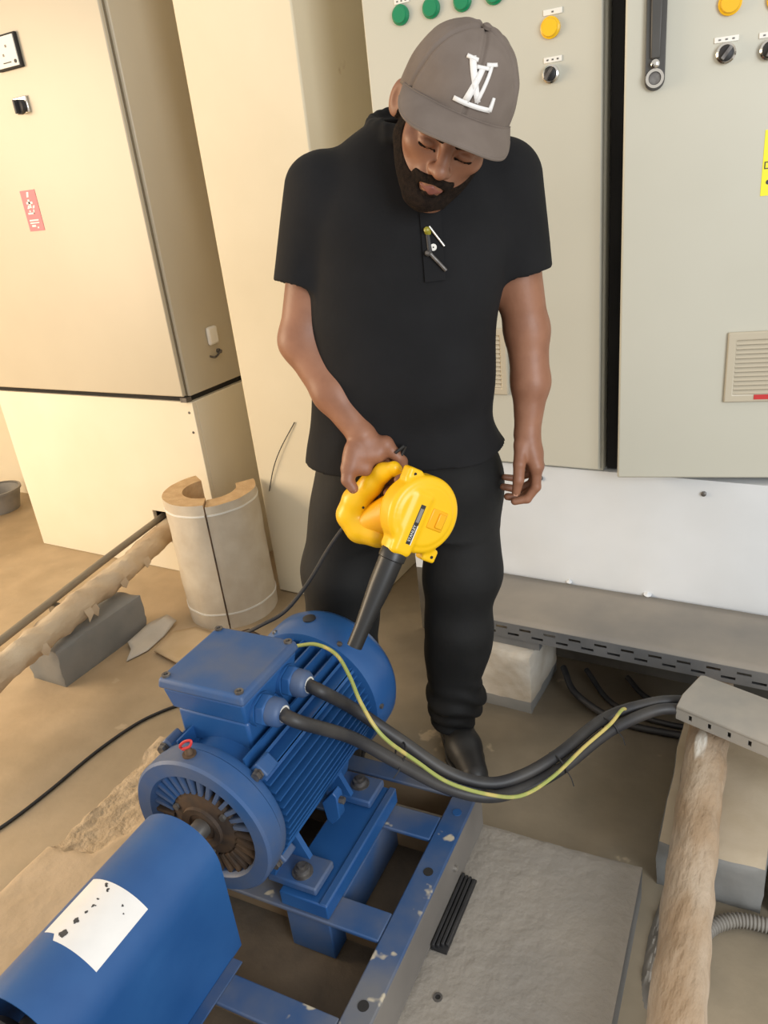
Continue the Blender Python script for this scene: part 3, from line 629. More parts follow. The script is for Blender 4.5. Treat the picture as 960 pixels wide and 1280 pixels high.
ublk('concrete_block', M_block, None, 'whitewashed concrete block propping the slotted cable tray', -0.90, -0.655, 1.74, 1.98, 0.204, 0.0, 3.0, skirt=M_blockg)
ublk('concrete_block', M_blockg, None, 'grey painted block under the pipe that leads to the cream plinth', -2.345, -2.175, 1.28, 1.69, 0.145, 0.03, 9.0)
ublk('concrete_block', M_blockg, M_blockt, 'dusty topped grey block under the brown flaking pipe', -0.225, -0.012, 1.295, 1.745, 0.13, 0.05, 5.0, mtop=M_blockt)
ublk('concrete_block', M_blockg, M_blockt, 'grey block beside the flaking pipe block, no pipe on it', 0.012, 0.24, 1.31, 1.74, 0.13, 0.03, 12.0, mtop=M_blockt)

# black cables lying under the tray
for i, (pts, r) in enumerate((([(-0.62, 1.93, 0.05), (-0.55, 1.83, 0.04), (-0.42, 1.79, 0.012), (-0.28, 1.79, 0.012), (-0.10, 1.82, 0.012), (0.2, 1.9, 0.012), (0.6, 1.92, 0.012)], 0.010),
                              ([(-0.56, 1.97, 0.03), (-0.45, 1.86, 0.012), (-0.30, 1.83, 0.010), (-0.12, 1.86, 0.010), (0.3, 1.96, 0.010), (0.6, 1.98, 0.010)], 0.008),
                              ([(-0.44, 1.99, 0.02), (-0.36, 1.92, 0.012), (-0.22, 1.90, 0.010), (0.0, 1.92, 0.010), (0.5, 2.01, 0.010)], 0.008))):
    tag(MB().tube(catmull(pts, 8), r, 10).build('power_cable', M_cable), ('thickest black cable lying under the tray, outermost of three', 'thin black cable lying under the tray between two others', 'thin black cable under the tray nearest the white plinth')[i], 'cable', 'cables under the tray')

# ---- trunking that receives the motor cables
p0 = V3((-0.228, 1.545, 0)); p1 = V3((-0.031, 1.487, 0)); a_ = math.atan2(p1.y-p0.y, p1.x-p0.x)
TT = Matrix.Translation(p0) @ Matrix.Rotation(a_, 4, 'Z')
t = thing('cable_trunking', 'short dusty grey cable trunking with sloped lid lying across the pipe', 'trunking', (-0.05, 1.56, 0.26))
MB().prism([(-0.002, 0.300), (0.028, 0.318), (0.118, 0.318), (0.140, 0.305), (0.140, 0.299), (-0.002, 0.294)], lambda a, c, e: (e, a, c), 0.0, 0.46).build('lid', M_trunk, t, TT, bevel=0.002)
holed(0.0, 0.46, 0.2665, 0.2938, [(x, x+0.008, 0.273, 0.287) for x in (0.03, 0.075, 0.12, 0.165, 0.21, 0.255, 0.30, 0.345, 0.39)], lambda x, z, d_: (x, d_, z), 0.003).build('slotted_side', M_trunk, t, TT)
MB().box((0.0, 0.135, 0.2665), (0.46, 0.138, 0.2985)).build('rear_side', M_trunk, t, TT)
MB().box((0.0, 0.0, 0.2635), (0.46, 0.138, 0.2663)).build('bottom', M_trunk, t, TT)

# ---- insulated pipes
def wrapped(pts, r, amp, seed, n=20, step=14):
    P = catmull(pts, step); b_ = MB(); b_.tube(P, r, n)
    for i, p in enumerate(b_.v):
        c = P[min(i//n, len(P)-1)]; d_ = p-c
        w = amp*mnoise.noise(p*16+V3((seed, 0, 0)))+amp*0.7*mnoise.noise(V3((p.x*45, p.y*20, p.z*45+seed)))
        b_.v[i] = c+d_*(1+w/r)
    return b_
t = thing('insulated_pipe', 'pipe wrapped in brown flaking plaster crossing the dusty grey block', 'pipe', (-0.12, 1.2, 0))
wrapped([(-0.182, 1.86, 0.187), (-0.168, 1.70, 0.187), (-0.150, 1.45, 0.187), (-0.130, 1.18, 0.187), (-0.108, 0.95, 0.187), (-0.09, 0.70, 0.187), (-0.06, 0.30, 0.187)], 0.0455, 0.0045, 2.0, step=26).build('plaster_wrap', M_insulw, t)
MB().cyl((-0.184, 1.84, 0.187), (-0.190, 1.94, 0.187), 0.030).build('steel_pipe', M_trunk, t)
t = thing('insulated_pipe', 'pipe wrapped in tan cloth running into the cream plinth', 'pipe', (-2.3, 1.6, 0))
wrapped([(-2.415, 2.20, 0.205), (-2.385, 2.05, 0.205), (-2.31, 1.75, 0.205), (-2.245, 1.45, 0.205), (-2.16, 1.10, 0.205), (-2.06, 0.70, 0.205)], 0.047, 0.010, 7.0, step=20).build('cloth_wrap', M_insul, t)
rag = MB(); random.seed(3)
for (x, y, z, a, l) in ((-2.262, 1.50, 0.165, 0.4, 0.07), (-2.235, 1.46, 0.175, -0.5, 0.06), (-2.30, 1.68, 0.17, 0.2, 0.05), (-2.34, 1.84, 0.17, -0.2, 0.045), (-2.20, 1.24, 0.17, 0.3, 0.05)):
    c, s = math.cos(a), math.sin(a)
    pp = [(x+0.045, y-0.03*c, z+0.045), (x+0.050, y+0.03*c, z+0.045), (x+0.065+0.01*s, y+0.035*c, z), (x+0.060, y-0.02*c, z-0.01)]
    c0 = V3((x+0.05, y, z+0.03)); q = [c0+(V3(p)-c0)*0.55 for p in pp]; tip = V3((x+0.055, y+0.02*s, z+0.02-l*0.5))
    r_ = MB().add([*q, tip, *[p+V3((0.003, 0, 0.001)) for p in q], tip+V3((0.003, 0, 0))], [(0,1,2,3), (3,2,4), (5,8,7,6), (8,9,7), (0,5,6,1), (1,6,7,2), (2,7,9,4), (4,9,8,3), (3,8,5,0)])
    r_.build('loose_cloth', M_insul, t, smooth=60)
t = thing('steel_conduit', 'thin dark steel conduit running beside the cloth wrapped pipe', 'conduit', (-2.35, 1.6, 0))
MB().tube([(-2.468, 2.20, 0.248), (-2.368, 1.70, 0.248), (-2.232, 1.10, 0.248), (-2.132, 0.70, 0.248)], 0.014, 12).build('tube', M_cond, t)
for y in (1.35,):
    pass
for y, x in ((1.42, -2.305),):
    MB().box((x-0.02, y-0.012, 0.150), (x+0.02, y+0.012, 0.232)).build('saddle', M_cond, t)

# corrugated flexible conduit
def corr(pts, r, pitch=0.0075):
    P = catmull(pts, 60); out = []; rs = []; acc = 0
    for i in range(len(P)):
        if i: acc += (P[i]-P[i-1]).length
        rs.append(r*(1+0.13*math.cos(2*math.pi*acc/pitch)))
    return MB().tube(P, r, 12, rs=rs)
tag(corr([(0.30, 1.30, 0.017), (0.10, 1.27, 0.017), (0.005, 1.268, 0.017), (-0.055, 1.250, 0.017), (-0.098, 1.195, 0.017), (-0.112, 1.08, 0.017), (-0.112, 0.92, 0.017), (-0.125, 0.78, 0.017), (-0.12, 0.6, 0.017)], 0.0145).build('flexible_conduit', M_flex, smooth=None), 'grey corrugated flexible conduit on the floor passing under the flaking pipe', 'conduit')

# mortar spilt between the pad and the flaking pipe
g = MB(); vs = []; fs = []; n = 34
for j in range(n+1):
    for i in range(n+1):
        x = -0.125-0.075+0.07*i/n; y = 0.98+0.36*j/n; q = ((x+0.165)/0.034)**2+((y-1.17)/0.17)**2
        hgt = 0.020*max(0, 1-q)**0.7*(0.5+0.9*abs(mnoise.fractal(V3((x*34, y*34, 2)), 0.8, 2.0, 4)))-0.001
        vs.append((x, y, hgt))
for j in range(n):
    for i in range(n): fs.append((j*(n+1)+i, j*(n+1)+i+1, (j+1)*(n+1)+i+1, (j+1)*(n+1)+i))
tag(g.add(vs, fs).build('mortar_spill', M_tray, smooth=30, fixn=False), 'rough grey mortar spill on the floor between the pad and the flaking pipe', 'mortar')

# ---- standing half shells of pipe insulation
SCX, SCY, SR, SH = -1.955, 1.935, 0.172, 0.505
t = thing('insulation_shell', 'standing cloth faced pipe insulation shell, split open, before the column', 'insulation', (SCX, SCY, 0))
va = math.atan2(-SCY, -SCX)                         # direction of the front seam
lean = V3((-0.008, 0.006, 0))
def shell(a0, a1, r1, z0, z1, ri=0.100, n=40, m=14, wob=0.004):
    b_ = MB(); vs = []; fs = []
    for k in range(m+1):
        z = z0+(z1-z0)*k/m
        for i in range(n+1):
            a = a0+(a1-a0)*i/n; w = wob*mnoise.noise(V3((a*3, z*9, 2)))
            for r in (r1+w, ri): vs.append(V3((SCX+r*math.cos(a), SCY+r*math.sin(a), z))+lean*(z/SH))
    st_ = (n+1)*2
    for k in range(m):
        for i in range(n):
            q = k*st_+i*2
            fs.append((q, q+2, q+2+st_, q+st_)); fs.append((q+1, q+1+st_, q+3+st_, q+3))
        for i in (0, n):
            q = k*st_+i*2; fs.append((q, q+st_, q+st_+1, q+1) if i == 0 else (q, q+1, q+st_+1, q+st_))
    for k in (0, m):
        for i in range(n):
            q = k*st_+i*2; fs.append((q, q+1, q+3, q+2) if k == 0 else (q, q+2, q+3, q+1))
    b_.add(vs, fs); return b_
for (a0, a1, z1) in ((va+0.015-math.pi*0.06, va+math.pi*0.56, SH-0.008), (va-0.20-math.pi*0.86, va-0.015-math.pi*0.06, SH)):
    sh_ = shell(a0, a1, SR, 0.0, z1).build('half_shell', M_shell, t, smooth=50)
    sh_.data.materials.append(M_wool)
    zt = z1-0.004
    for p in sh_.data.polygons:
        c = p.center; rr = math.hypot(c.x-lean.x*c.z/SH, c.y-lean.y*c.z/SH)
        if rr < SR-0.012: p.material_index = 1
    for z in (0.06, SH-0.045):
        shell(a0+0.01, a1-0.01, SR+0.0025, z, z+0.006, ri=SR-0.004, m=1).build('stitching', M_white, sh_, smooth=50)
MB().tube(catmull([(SCX+(SR+0.001)*math.cos(va-math.pi*0.06)+lean.x*z/SH, SCY+(SR+0.001)*math.sin(va-math.pi*0.06)+lean.y*z/SH, z) for z in (0.02, 0.12, 0.25, 0.38, 0.47)], 4), 0.003, 6).build('seam_cord', M_rust, t)

# scraps on the floor
def scrap(name, label, poly, m, th, seed, z=0.0, curl=0.02):
    b_ = MB(); n = len(poly); c = V3((sum(p[0] for p in poly)/n, sum(p[1] for p in poly)/n, 0))
    rings = []; vs = []; fs = []
    K = 4
    for k in range(K+1):
        for (x, y) in poly:
            p = c+(V3((x, y, 0))-c)*(k/K)
            h = z+0.003+curl*max(0, mnoise.noise(V3((p.x*9, p.y*9, seed))))*(k/K)
            vs.append(V3((p.x, p.y, h)))
    for k in range(K):
        for i in range(n):
            j = (i+1) % n; fs.append((k*n+i, k*n+j, (k+1)*n+j, (k+1)*n+i))
    o = b_.add(vs, fs).build(name, m, None, smooth=60, fixn=False)
    md = o.modifiers.new('thickness', 'SOLIDIFY'); md.thickness = th; md.offset = 1
    return tag(o, label, 'scrap')
scrap('paper_scrap', 'crumpled pale grey sheet on the floor beside the insulation shell', [(-2.155, 1.56), (-2.165, 1.68), (-2.145, 1.76), (-2.09, 1.75), (-2.068, 1.66), (-2.055, 1.56), (-2.08, 1.48), (-2.12, 1.54)], M_scrap, 0.003, 1.0, curl=0.05)
scrap('cardboard_scrap', 'tan cardboard piece on the floor at the foot of the insulation shell', [(-2.02, 1.56), (-2.05, 1.68), (-1.98, 1.74), (-1.88, 1.735), (-1.80, 1.64), (-1.88, 1.53)], M_card, 0.006, 4.0, z=0.006, curl=0.02)
scrap('plank_scrap', 'dark flat scrap lying before the insulation shell', [(-1.80, 1.76), (-1.77, 1.80), (-1.66, 1.77), (-1.68, 1.72)], M_rust, 0.012, 8.0, z=0.002, curl=0.0)
for i, (x, y, s) in enumerate(((-2.215, 1.02, 0.014), (-2.24, 1.005, 0.009), (-2.18, 0.985, 0.008))):
    b_ = MB().lathe((x, y, -0.0005), (0.1, 0.05, 1), [(s*0.6, 0), (s, s*0.4), (s*0.7, s*0.9), (s*0.2, s*1.1)], 7)
    tag(b_.build('rubble_chip', M_rust), ('largest of three brown rubble chips on the dusty floor', 'middle sized one of three brown rubble chips on the dusty floor', 'smallest of three brown rubble chips on the dusty floor')[i], 'rubble', 'rubble chips on the floor')
tag(MB().tube(catmull([(-1.640, 2.096, 0.729), (-1.717, 2.090, 0.627), (-1.767, 2.090, 0.544), (-1.812, 2.096, 0.445)], 6), 0.0018, 6).build('thin_wire', M_black), 'thin black wire hanging against the cream column', 'wire')

# ================================================================== THE MACHINE (own axes: u across, v along the shaft, 4 degrees off the room)
MA = math.radians(4.0)
TMA = Matrix.Rotation(MA, 4, 'Z')
def ma(u, v, z): return TMA @ V3((u, v, z))
UC, ZC = -0.878, 0.418
# ---- concrete pad
t = thing('equipment_pad', 'grey painted concrete pad with chipped edge carrying the blue machine', 'slab', ma(-0.81, 0.5, 0), MA)
g = MB(); vs = []; fs = []; nx, ny = 110, 130; U0, U1, W0, W1 = -1.475, -0.145, -0.45, 1.255
for j in range(ny+1):
    for i in range(nx+1):
        u = U0+(U1-U0)*i/nx; v = W0+(W1-W0)*j/ny
        z = 0.1+0.0025*mnoise.noise(V3((u*6, v*6, 0)))+0.0018*mnoise.fractal(V3((u*25, v*25, 3)), 1.0, 2.0, 3)
        ed = min(u-U0, U1-u, W1-v)
        if ed < 0.012: z -= 0.006*(1-ed/0.012)
        # broken patch on the far left edge
        q = ((u+1.43)/0.13)**2+((v-1.02)/0.20)**2+0.5*mnoise.noise(V3((u*14, v*14, 7)))
        if q < 1: z -= 0.022*min(1, (1-q)*4)+0.010*mnoise.noise(V3((u*40, v*40, 1)))
        if i == 0: u += 0.012*mnoise.noise(V3((v*9, 2, 0)))
        vs.append((u, v, z))
for j in range(ny):
    for i in range(nx): fs.append((j*(nx+1)+i, j*(nx+1)+i+1, (j+1)*(nx+1)+i+1, (j+1)*(nx+1)+i))
top_n = len(fs)
base = len(vs)
loop = [(i, 0) for i in range(nx)]+[(nx, j) for j in range(ny)]+[(i, ny) for i in range(nx, 0, -1)]+[(0, j) for j in range(ny, 0, -1)]
for (i, j) in loop: vs.append((vs[j*(nx+1)+i][0], vs[j*(nx+1)+i][1], 0.0))
for k in range(len(loop)):
    (i, j), (i2, j2) = loop[k], loop[(k+1) % len(loop)]
    fs.append((j*(nx+1)+i, base+k, base+(k+1) % len(loop), j2*(nx+1)+i2))
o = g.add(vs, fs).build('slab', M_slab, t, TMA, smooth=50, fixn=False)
o.data.materials.append(M_slabbrk); o.data.materials.append(M_trayside); o.data.materials.append(M_grime_shade); o.data.materials.append(M_sand)
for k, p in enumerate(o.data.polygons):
    if k < top_n:
        i, j = k % nx, k//nx; u = U0+(U1-U0)*(i+.5)/nx; v = W0+(W1-W0)*(j+.5)/ny
        q = ((u+1.43)/0.13)**2+((v-1.02)/0.20)**2+0.5*mnoise.noise(V3((u*14, v*14, 7)))
        if q < 1.0: p.material_index = 1
        elif u < -1.12 + 0.03*mnoise.noise(V3((u*8, v*8, 5))): p.material_index = 4
        elif -1.13 < u < -0.51 and v < 1.22: p.material_index = 3  # pad inside the frame: grime with shade put into its colour
    else: p.material_index = 2
MB().ring(ma(-0.446, 0.831, 0.0985), (0, 0, 1), [(0.005, 0), (0.009, 0), (0.009, 0.0035), (0.005, 0.0035)], 16).build('anchor_hole', M_zinc, t)
MB().lathe(ma(-0.446, 0.831, 0.099), (0, 0, 1), [(0.0052, 0), (0.0052, 0.0015)], 12).build('anchor_core', M_dark, t)
# grooved rubber strip
t = thing('rubber_strip', 'dark grooved rubber strip lying on the grey pad beside the frame', 'strip', ma(-0.478, 1.005, 0.1), MA)
for k in range(4):
    u = -0.4935+0.0085*k
    MB().box((u, 0.916+0.004*k, 0.1015), (u+0.0065, 1.096-0.002*k, 0.116-0.002*(k % 2))).build('ridge', M_black, t, TMA, bevel=0.0015)
MB().box((-0.494, 0.915, 0.1005), (-0.461, 1.095, 0.106)).build('strip_base', M_black, t, TMA)

# ---- steel base frame
t = thing('base_frame', 'blue welded steel base frame with chipped paint under motor and guard', 'machine frame', ma(UC, 0.65, 0.1), MA)
TF = 0.22
def fbox(name, u0, u1, v0, v1, z0=0.104, z1=TF, m=None, bv=0.003): return MB().box((u0, v0, z0), (u1, v1, z1)).build(name, m or M_bluef, t, TMA, bevel=bv)
for (a, c_) in ((-0.548, -0.4945), (-1.156, -1.103)):
    fbox('side_rail', a, c_, -0.10, 1.245, 0.2105, TF)
    s = -0.500 if a > -1 else -1.151
    fbox('rail_web', s, s+0.0045, -0.10, 1.243, 0.1085, 0.2100, M_framegrey if a > -1 else M_blued)
    fbox('rail_foot', min(s, s+0.0045)-(0.04 if a > -1 else 0), s+(0.0045 if a > -1 else 0.045), -0.10, 1.243, 0.103, 0.1080, M_framegrey)
for (v0, v1) in ((1.199, 1.245), (1.066, 1.132), (0.817, 0.880), (0.611, 0.668), (0.30, 0.36)):
    fbox('cross_member', -1.1025, -0.5485, v0, v1, 0.2105, TF)
    fbox('cross_web', -1.1025, -0.5485, v1-0.008, v1-0.003, 0.104, 0.2100, M_webdust)
for (u0, u1) in ((-0.762, -0.655), (-1.100, -0.994)):
    fbox('motor_rail', u0, u1, 0.822, 1.140, 0.2205, 0.2560, M_blue)
    fbox('rail_lip', u0+0.0 if u0 < -0.9 else u1-0.016, u0+0.016 if u0 < -0.9 else u1, 0.822, 1.140, 0.2565, 0.2600, M_blued)
    fbox('rail_support', u0+0.004, u1-0.004, 0.826, 1.136, 0.104, 0.2095, M_blued)
for (u, v) in ((-0.520, 0.99), (-0.520, 1.155), (-0.520, 0.70)):
    MB().lathe((u, v, TF), (0, 0, 1), [(0.010, 0), (0.010, 0.0012)], 16).build('bolt_hole', M_dark if v != 1.155 else M_blue, t, TMA)
MB().lathe((-0.5, 1.06, 0.165), (1, 0, 0), [(0.009, 0), (0.009, 0.004), (0.006, 0.004), (0.006, 0.012)], 12).build('bolt', M_steel, t, TMA)

# ---- electric motor
t = thing('electric_motor', 'blue finned electric motor with terminal box and fan cowl', 'motor', ma(UC, 1.0, 0.26), MA)
Y_ = V3((0, 1, 0))
def cir(r, n=48): return [(r*math.cos(2*math.pi*i/n), r*math.sin(2*math.pi*i/n)) for i in range(n)]
MB().lathe((UC, 0.84, ZC), Y_, [(0.120, 0), (0.120, 0.37)], 56).build('stator_frame', M_blue, t, TMA)
# drive end shield: wide ring, stepped back
es = MB().ring((UC, 0, ZC), Y_, [(0.116, 0.787), (0.120, 0.781), (0.148, 0.780), (0.153, 0.785), (0.153, 0.822), (0.150, 0.826), (0.150, 0.838), (0.146, 0.845), (0.112, 0.845)], 64).build('end_shield', M_blued, t, TMA, smooth=30)
MB().lathe((UC, 0.832, ZC), Y_, [(0.1155, 0), (0.1155, 0.006)], 48).build('shield_back', M_dark, es, TMA)
for k in range(30):
    a = 2*math.pi*k/30
    er = V3((math.cos(a), 0, math.sin(a))); et = V3((-math.sin(a), 0, math.cos(a)))
    c = V3((UC, 0.807, ZC))+er*0.095
    low = math.sin(a) < 0.15
    MB().obox(c, er, (0, 1, 0), et, 0.0225, 0.017, 0.0038).build('vane', M_rust if low else M_blued, es, TMA)
MB().lathe((UC, 0.79, ZC), Y_, [(0.046, -0.004), (0.060, 0.0), (0.072, 0.004), (0.076, 0.010), (0.076, 0.042)], 48).build('bearing_cap', M_rust, es, TMA, smooth=30)
MB().ring((UC, 0.79, ZC), Y_, [(0.030, -0.008), (0.044, -0.010), (0.046, -0.003), (0.030, 0.0)], 40).build('bearing_seal', M_rust, es, TMA)
for k in range(3):
    a = 0.6+2*math.pi*k/3
    MB().lathe((UC+0.064*math.cos(a), 0.791, ZC+0.064*math.sin(a)), (0, -1, 0), [(0.007, 0), (0.007, 0.006)], 6).build('cap_bolt', M_zinc, es, TMA)
sf = MB().lathe((UC, 0.66, ZC), Y_, [(0.0165, 0), (0.019, 0.003), (0.019, 0.125)], 28).build('shaft', M_steel, t, TMA)
MB().box((UC-0.005, 0.67, ZC+0.0175), (UC+0.005, 0.75, ZC+0.0225)).build('shaft_key', M_steel, sf, TMA)
# cooling fins: horizontal on the flanks, upright on top and bottom
def fin(a0, b0, a1, b1, v0=0.848, v1=1.198, th=0.0042):
    """rib between (a0,b0) and (a1,b1) in the plane across the shaft (relative to the axis)"""
    d_ = V3((a1-a0, 0, b1-b0)); L_ = d_.length; d_.normalize(); nn = V3((-d_.z, 0, d_.x))
    c = V3((UC+(a0+a1)/2, (v0+v1)/2, ZC+(b0+b1)/2))
    MB().obox(c, d_, (0, 1, 0), nn, L_/2, (v1-v0)/2, th/2).build('cooling_fin', M_blue, t, TMA)
RO = 0.152
for sgn in (1, -1):
    k = -6
    while k <= 6:
        bz = k*0.0158+0.004
        xin = math.sqrt(max(0.119**2-bz*bz, 0.0))*0.97; xout = math.sqrt(RO*RO-bz*bz)
        if abs(bz) < 0.108: fin(sgn*xin, bz, sgn*xout, bz)
        k += 1
for k in range(-3, 4):
    bu = k*0.026
    fin(bu, math.sqrt(0.119**2-bu*bu)*0.97, bu, math.sqrt(RO*RO-bu*bu), v0=1.082 if abs(bu) < 0.07 else 0.848)
    fin(bu, -math.sqrt(0.119**2-bu*bu)*0.97, bu, -math.sqrt(0.148**2-bu*bu))
for a in (38, 50, 130, 142):
    ar = math.radians(a); fin(0.117*math.cos(ar), 0.117*math.sin(ar), 0.152*math.cos(ar), 0.152*math.sin(ar), th=0.006)
# lugs with tie bolts around both shields
for a in (45, 135, 225, 315):
    ar = math.radians(a); er = V3((math.cos(ar), 0, math.sin(ar))); et = V3((-math.sin(ar), 0, math.cos(ar)))
    lg = MB().obox(V3((UC, 0.865, ZC))+er*0.150, er, (0, 1, 0), et, 0.017, 0.020, 0.016).build('tie_lug', M_blued, t, TMA, bevel=0.004)
    MB().lathe(V3((UC, 0.845, ZC))+er*0.156, (0, -1, 0), [(0.0115, 0), (0.0115, 0.004), (0.0095, 0.004), (0.0095, 0.013)], 6).build('tie_bolt', M_zinc, lg, TMA)
# feet with gussets and hold-down bolts
for sgn in (1, -1):
    for (v0, v1, vb) in ((0.832, 0.905, 0.860), (1.065, 1.138, 1.108)):
        f = MB()
        f.box((min(UC+sgn*0.085, UC+sgn*0.196), v0, 0.2605), (max(UC+sgn*0.085, UC+sgn*0.196), v1, 0.279))
        f = f.build('foot', M_blued, t, TMA, bevel=0.004)
        MB().prism([(sgn*0.070, -0.125), (sgn*0.115, -0.060), (sgn*0.150, -0.1395), (sgn*0.075, -0.1395)], lambda a, c, e: (UC+a, e, ZC+c), (v0+v1)/2-0.006 + (0.028 if v0 < 1 else -0.028), (v0+v1)/2+0.006 + (0.028 if v0 < 1 else -0.028)).build('gusset', M_blue, f, TMA)
        MB().prism([(sgn*0.060, -0.135), (sgn*0.085, -0.085), (sgn*0.115, -0.10), (sgn*0.105, -0.1395)], lambda a, c, e: (UC+a, e, ZC+c), v0+0.002, v1-0.002).build('foot_web', M_blue, f, TMA)
        bl = MB(); bl.lathe((UC+sgn*0.152, vb, 0.279), (0, 0, 1), [(0.021, 0), (0.021, 0.003), (0.015, 0.0032), (0.0145, 0.014), (0.008, 0.0142), (0.008, 0.020)], 6 if False else 18)
        bl.build('foot_bolt', M_zinc, f, TMA)
# eye-level nameplate-free flank bracket seen between the fins
br = MB().prism([(0.132, -0.085), (0.162, -0.05), (0.170, -0.06), (0.170, -0.115), (0.150, -0.1395), (0.138, -0.13)], lambda a, c, e: (UC+a, e, ZC+c), 0.985, 1.010).build('earth_bracket', M_blue, t, TMA, bevel=0.002)
MB().lathe((UC+0.17, 0.997, ZC-0.075), (1, 0, 0), [(0.008, 0), (0.008, 0.010)], 6).build('earth_bolt', M_zinc, br, TMA)
# fan cowl
fc = MB().lathe((UC, 1.198, ZC), Y_, [(0.158, 0.0), (0.166, 0.001), (0.171, 0.015), (0.173, 0.06), (0.172, 0.088), (0.164, 0.106), (0.146, 0.114), (0.03, 0.116)], 64).build('fan_cowl', M_blue, t, TMA, smooth=60)
MB().lathe((UC-0.012, 1.252, ZC+0.1715), (0, 0, 1), [(0.015, 0), (0.015, 0.004), (0.011, 0.006)], 20).build('rubber_plug', M_black, fc, TMA)
for a in (60, 120, 0, 180):
    ar = math.radians(a); MB().lathe((UC+0.170*math.cos(ar), 1.212, ZC+0.170*math.sin(ar)), (math.cos(ar), 0, math.sin(ar)), [(0.006, -0.002), (0.006, 0.004), (0.003, 0.005)], 10).build('cowl_screw', M_zinc, fc, TMA)
# terminal box
BX0, BX1, BV0, BV1, BZ = -1.008, -0.803, 0.880, 1.082, 0.66
def rbox(u0, u1, v0, v1, z0, z1, du=0.0):            # box whose lower rim is inset by du
    return MB().hexa([(u0+du, v0+du, z0), (u1-du, v0+du, z0), (u1-du, v1-du, z0), (u0+du, v1-du, z0), (u0, v0, z1), (u1, v0, z1), (u1, v1, z1), (u0, v1, z1)])
tb = rbox(BX0+0.006, BX1-0.006, BV0+0.006, BV1-0.006, 0.585, 0.637, 0.008).build('terminal_box', M_blue, t, TMA, bevel=0.006, seg=3)
rbox(BX0+0.024, BX1-0.014, BV0+0.016, BV1-0.016, 0.515, 0.586, 0.0).build('box_neck', M_blue, tb, TMA, bevel=0.006)
ld = MB().hexa([(BX0, BV0, 0.6375), (BX1, BV0, 0.6375), (BX1, BV1, 0.6375), (BX0, BV1, 0.6375), (BX0+0.004, BV0+0.004, BZ), (BX1-0.004, BV0+0.004, BZ), (BX1-0.004, BV1-0.004, BZ), (BX0+0.004, BV1-0.004, BZ)]).build('box_lid', M_blued, tb, TMA, bevel=0.007, seg=3)
#MB().hexa([(BX0+0.028, BV0+0.028, BZ-0.002), (BX1-0.028, BV0+0.028, BZ-0.002), (BX1-0.028, BV1-0.028, BZ-0.002), (BX0+0.028, BV1-0.028, BZ-0.002), (BX0+0.034, BV0+0.034, BZ+0.005), (BX1-0.034, BV0+0.034, BZ+0.005), (BX1-0.034, BV1-0.034, BZ+0.005), (BX0+0.034, BV1-0.034, BZ+0.005)]).build('lid_crown', M_blued, tb, TMA, bevel=0.005)
for (u, v) in ((BX0+0.016, BV0+0.016), (BX1-0.016, BV0+0.016), (BX1-0.016, BV1-0.016), (BX0+0.016, BV1-0.016)):
    MB().lathe((u, v, BZ), (0, 0, 1), [(0.0085, -0.001), (0.0085, 0.004), (0.0045, 0.004), (0.004, 0.001)], 14).build('lid_screw', M_zinc, tb, TMA)
GL = ((0.935, 0.596), (1.028, 0.596))
for (v, z) in GL:
    gl = MB().lathe((BX1-0.014, v, z), (1, 0, 0), [(0.0335, 0), (0.0335, 0.012)], 28).build('gland_base', M_blue, tb, TMA)
    MB().lathe((BX1-0.002, v, z), (1, 0, 0), [(0.0330, 0), (0.0330, 0.018), (0.030, 0.020)], 6, a0=0.3).build('gland_nut', M_blue, tb, TMA, bevel=0.002)
    MB().ring((BX1+0.018, v, z), (1, 0, 0), [(0.013, 0), (0.028, 0), (0.0275, 0.018), (0.022, 0.026), (0.0155, 0.028), (0.013, 0.026)], 28).build('gland_dome', M_blued, tb, TMA)
    MB().ring((BX1+0.044, v, z), (1, 0, 0), [(0.013, 0.0), (0.0165, 0.0), (0.0165, 0.003), (0.013, 0.003)], 20).build('gland_seal', M_white, tb, TMA)
# grease nipple with red tag on top of the end shield
gn = MB().lathe((UC-0.008, 0.806, ZC+0.152), (0, 0, 1), [(0.013, 0), (0.013, 0.004), (0.008, 0.0045), (0.007, 0.012), (0.004, 0.016)], 14).build('grease_nipple', M_rust, t, TMA)
rt = MB().tube(catmull([(UC-0.010, 0.806, ZC+0.160), (UC-0.020, 0.800, ZC+0.172), (UC-0.010, 0.803, ZC+0.184), (UC+0.004, 0.806, ZC+0.188), (UC+0.002, 0.802, ZC+0.178), (UC-0.012, 0.796, ZC+0.172)], 5), 0.0026, 6).build('red_tag', M_red, gn, TMA)

# ---- coupling guard
t = thing('coupling_guard', 'smooth blue arched coupling guard with a stained white sticker', 'guard', ma(UC, 0.53, 0.22), MA)
GR, GZ, GU = 0.088, 0.424, -0.872
def arch(r, n=28, zb=0.222):
    return [(GU-r, zb)]+[(GU-r, zb+(GZ-zb)*k/4) for k in range(1, 4)]+[(GU+r*math.cos(math.pi-math.pi*i/n), GZ+r*math.sin(math.pi-math.pi*i/n)) for i in range(n+1)]+[(GU+r, GZ-(GZ-zb)*k/4) for k in range(1, 4)]+[(GU+r, zb)]
outer, inner = arch(GR), arch(GR-0.0025); vs = []; fs = []; n = len(outer)
NV = 6
for k in range(NV+1):
    v = 0.365+(0.718-0.365)*k/NV
    for p in (outer, inner):
        for (a, c) in p: vs.append((a, v, c))
for k in range(NV):
    A, B_ = k*2*n, (k+1)*2*n
    for i in range(n-1):
        fs.append((A+i, A+i+1, B_+i+1, B_+i)); fs.append((A+n+i, B_+n+i, B_+n+i+1, A+n+i+1))
    for i in (0, n-1): fs.append((A+i, B_+i, B_+n+i, A+n+i))
for k in (0, NV):
    A = k*2*n
    for i in range(n-1): fs.append((A+i, A+n+i, A+n+i+1, A+i+1))
MB().add(vs, fs).build('guard_shell', M_blue, t, TMA, smooth=40)
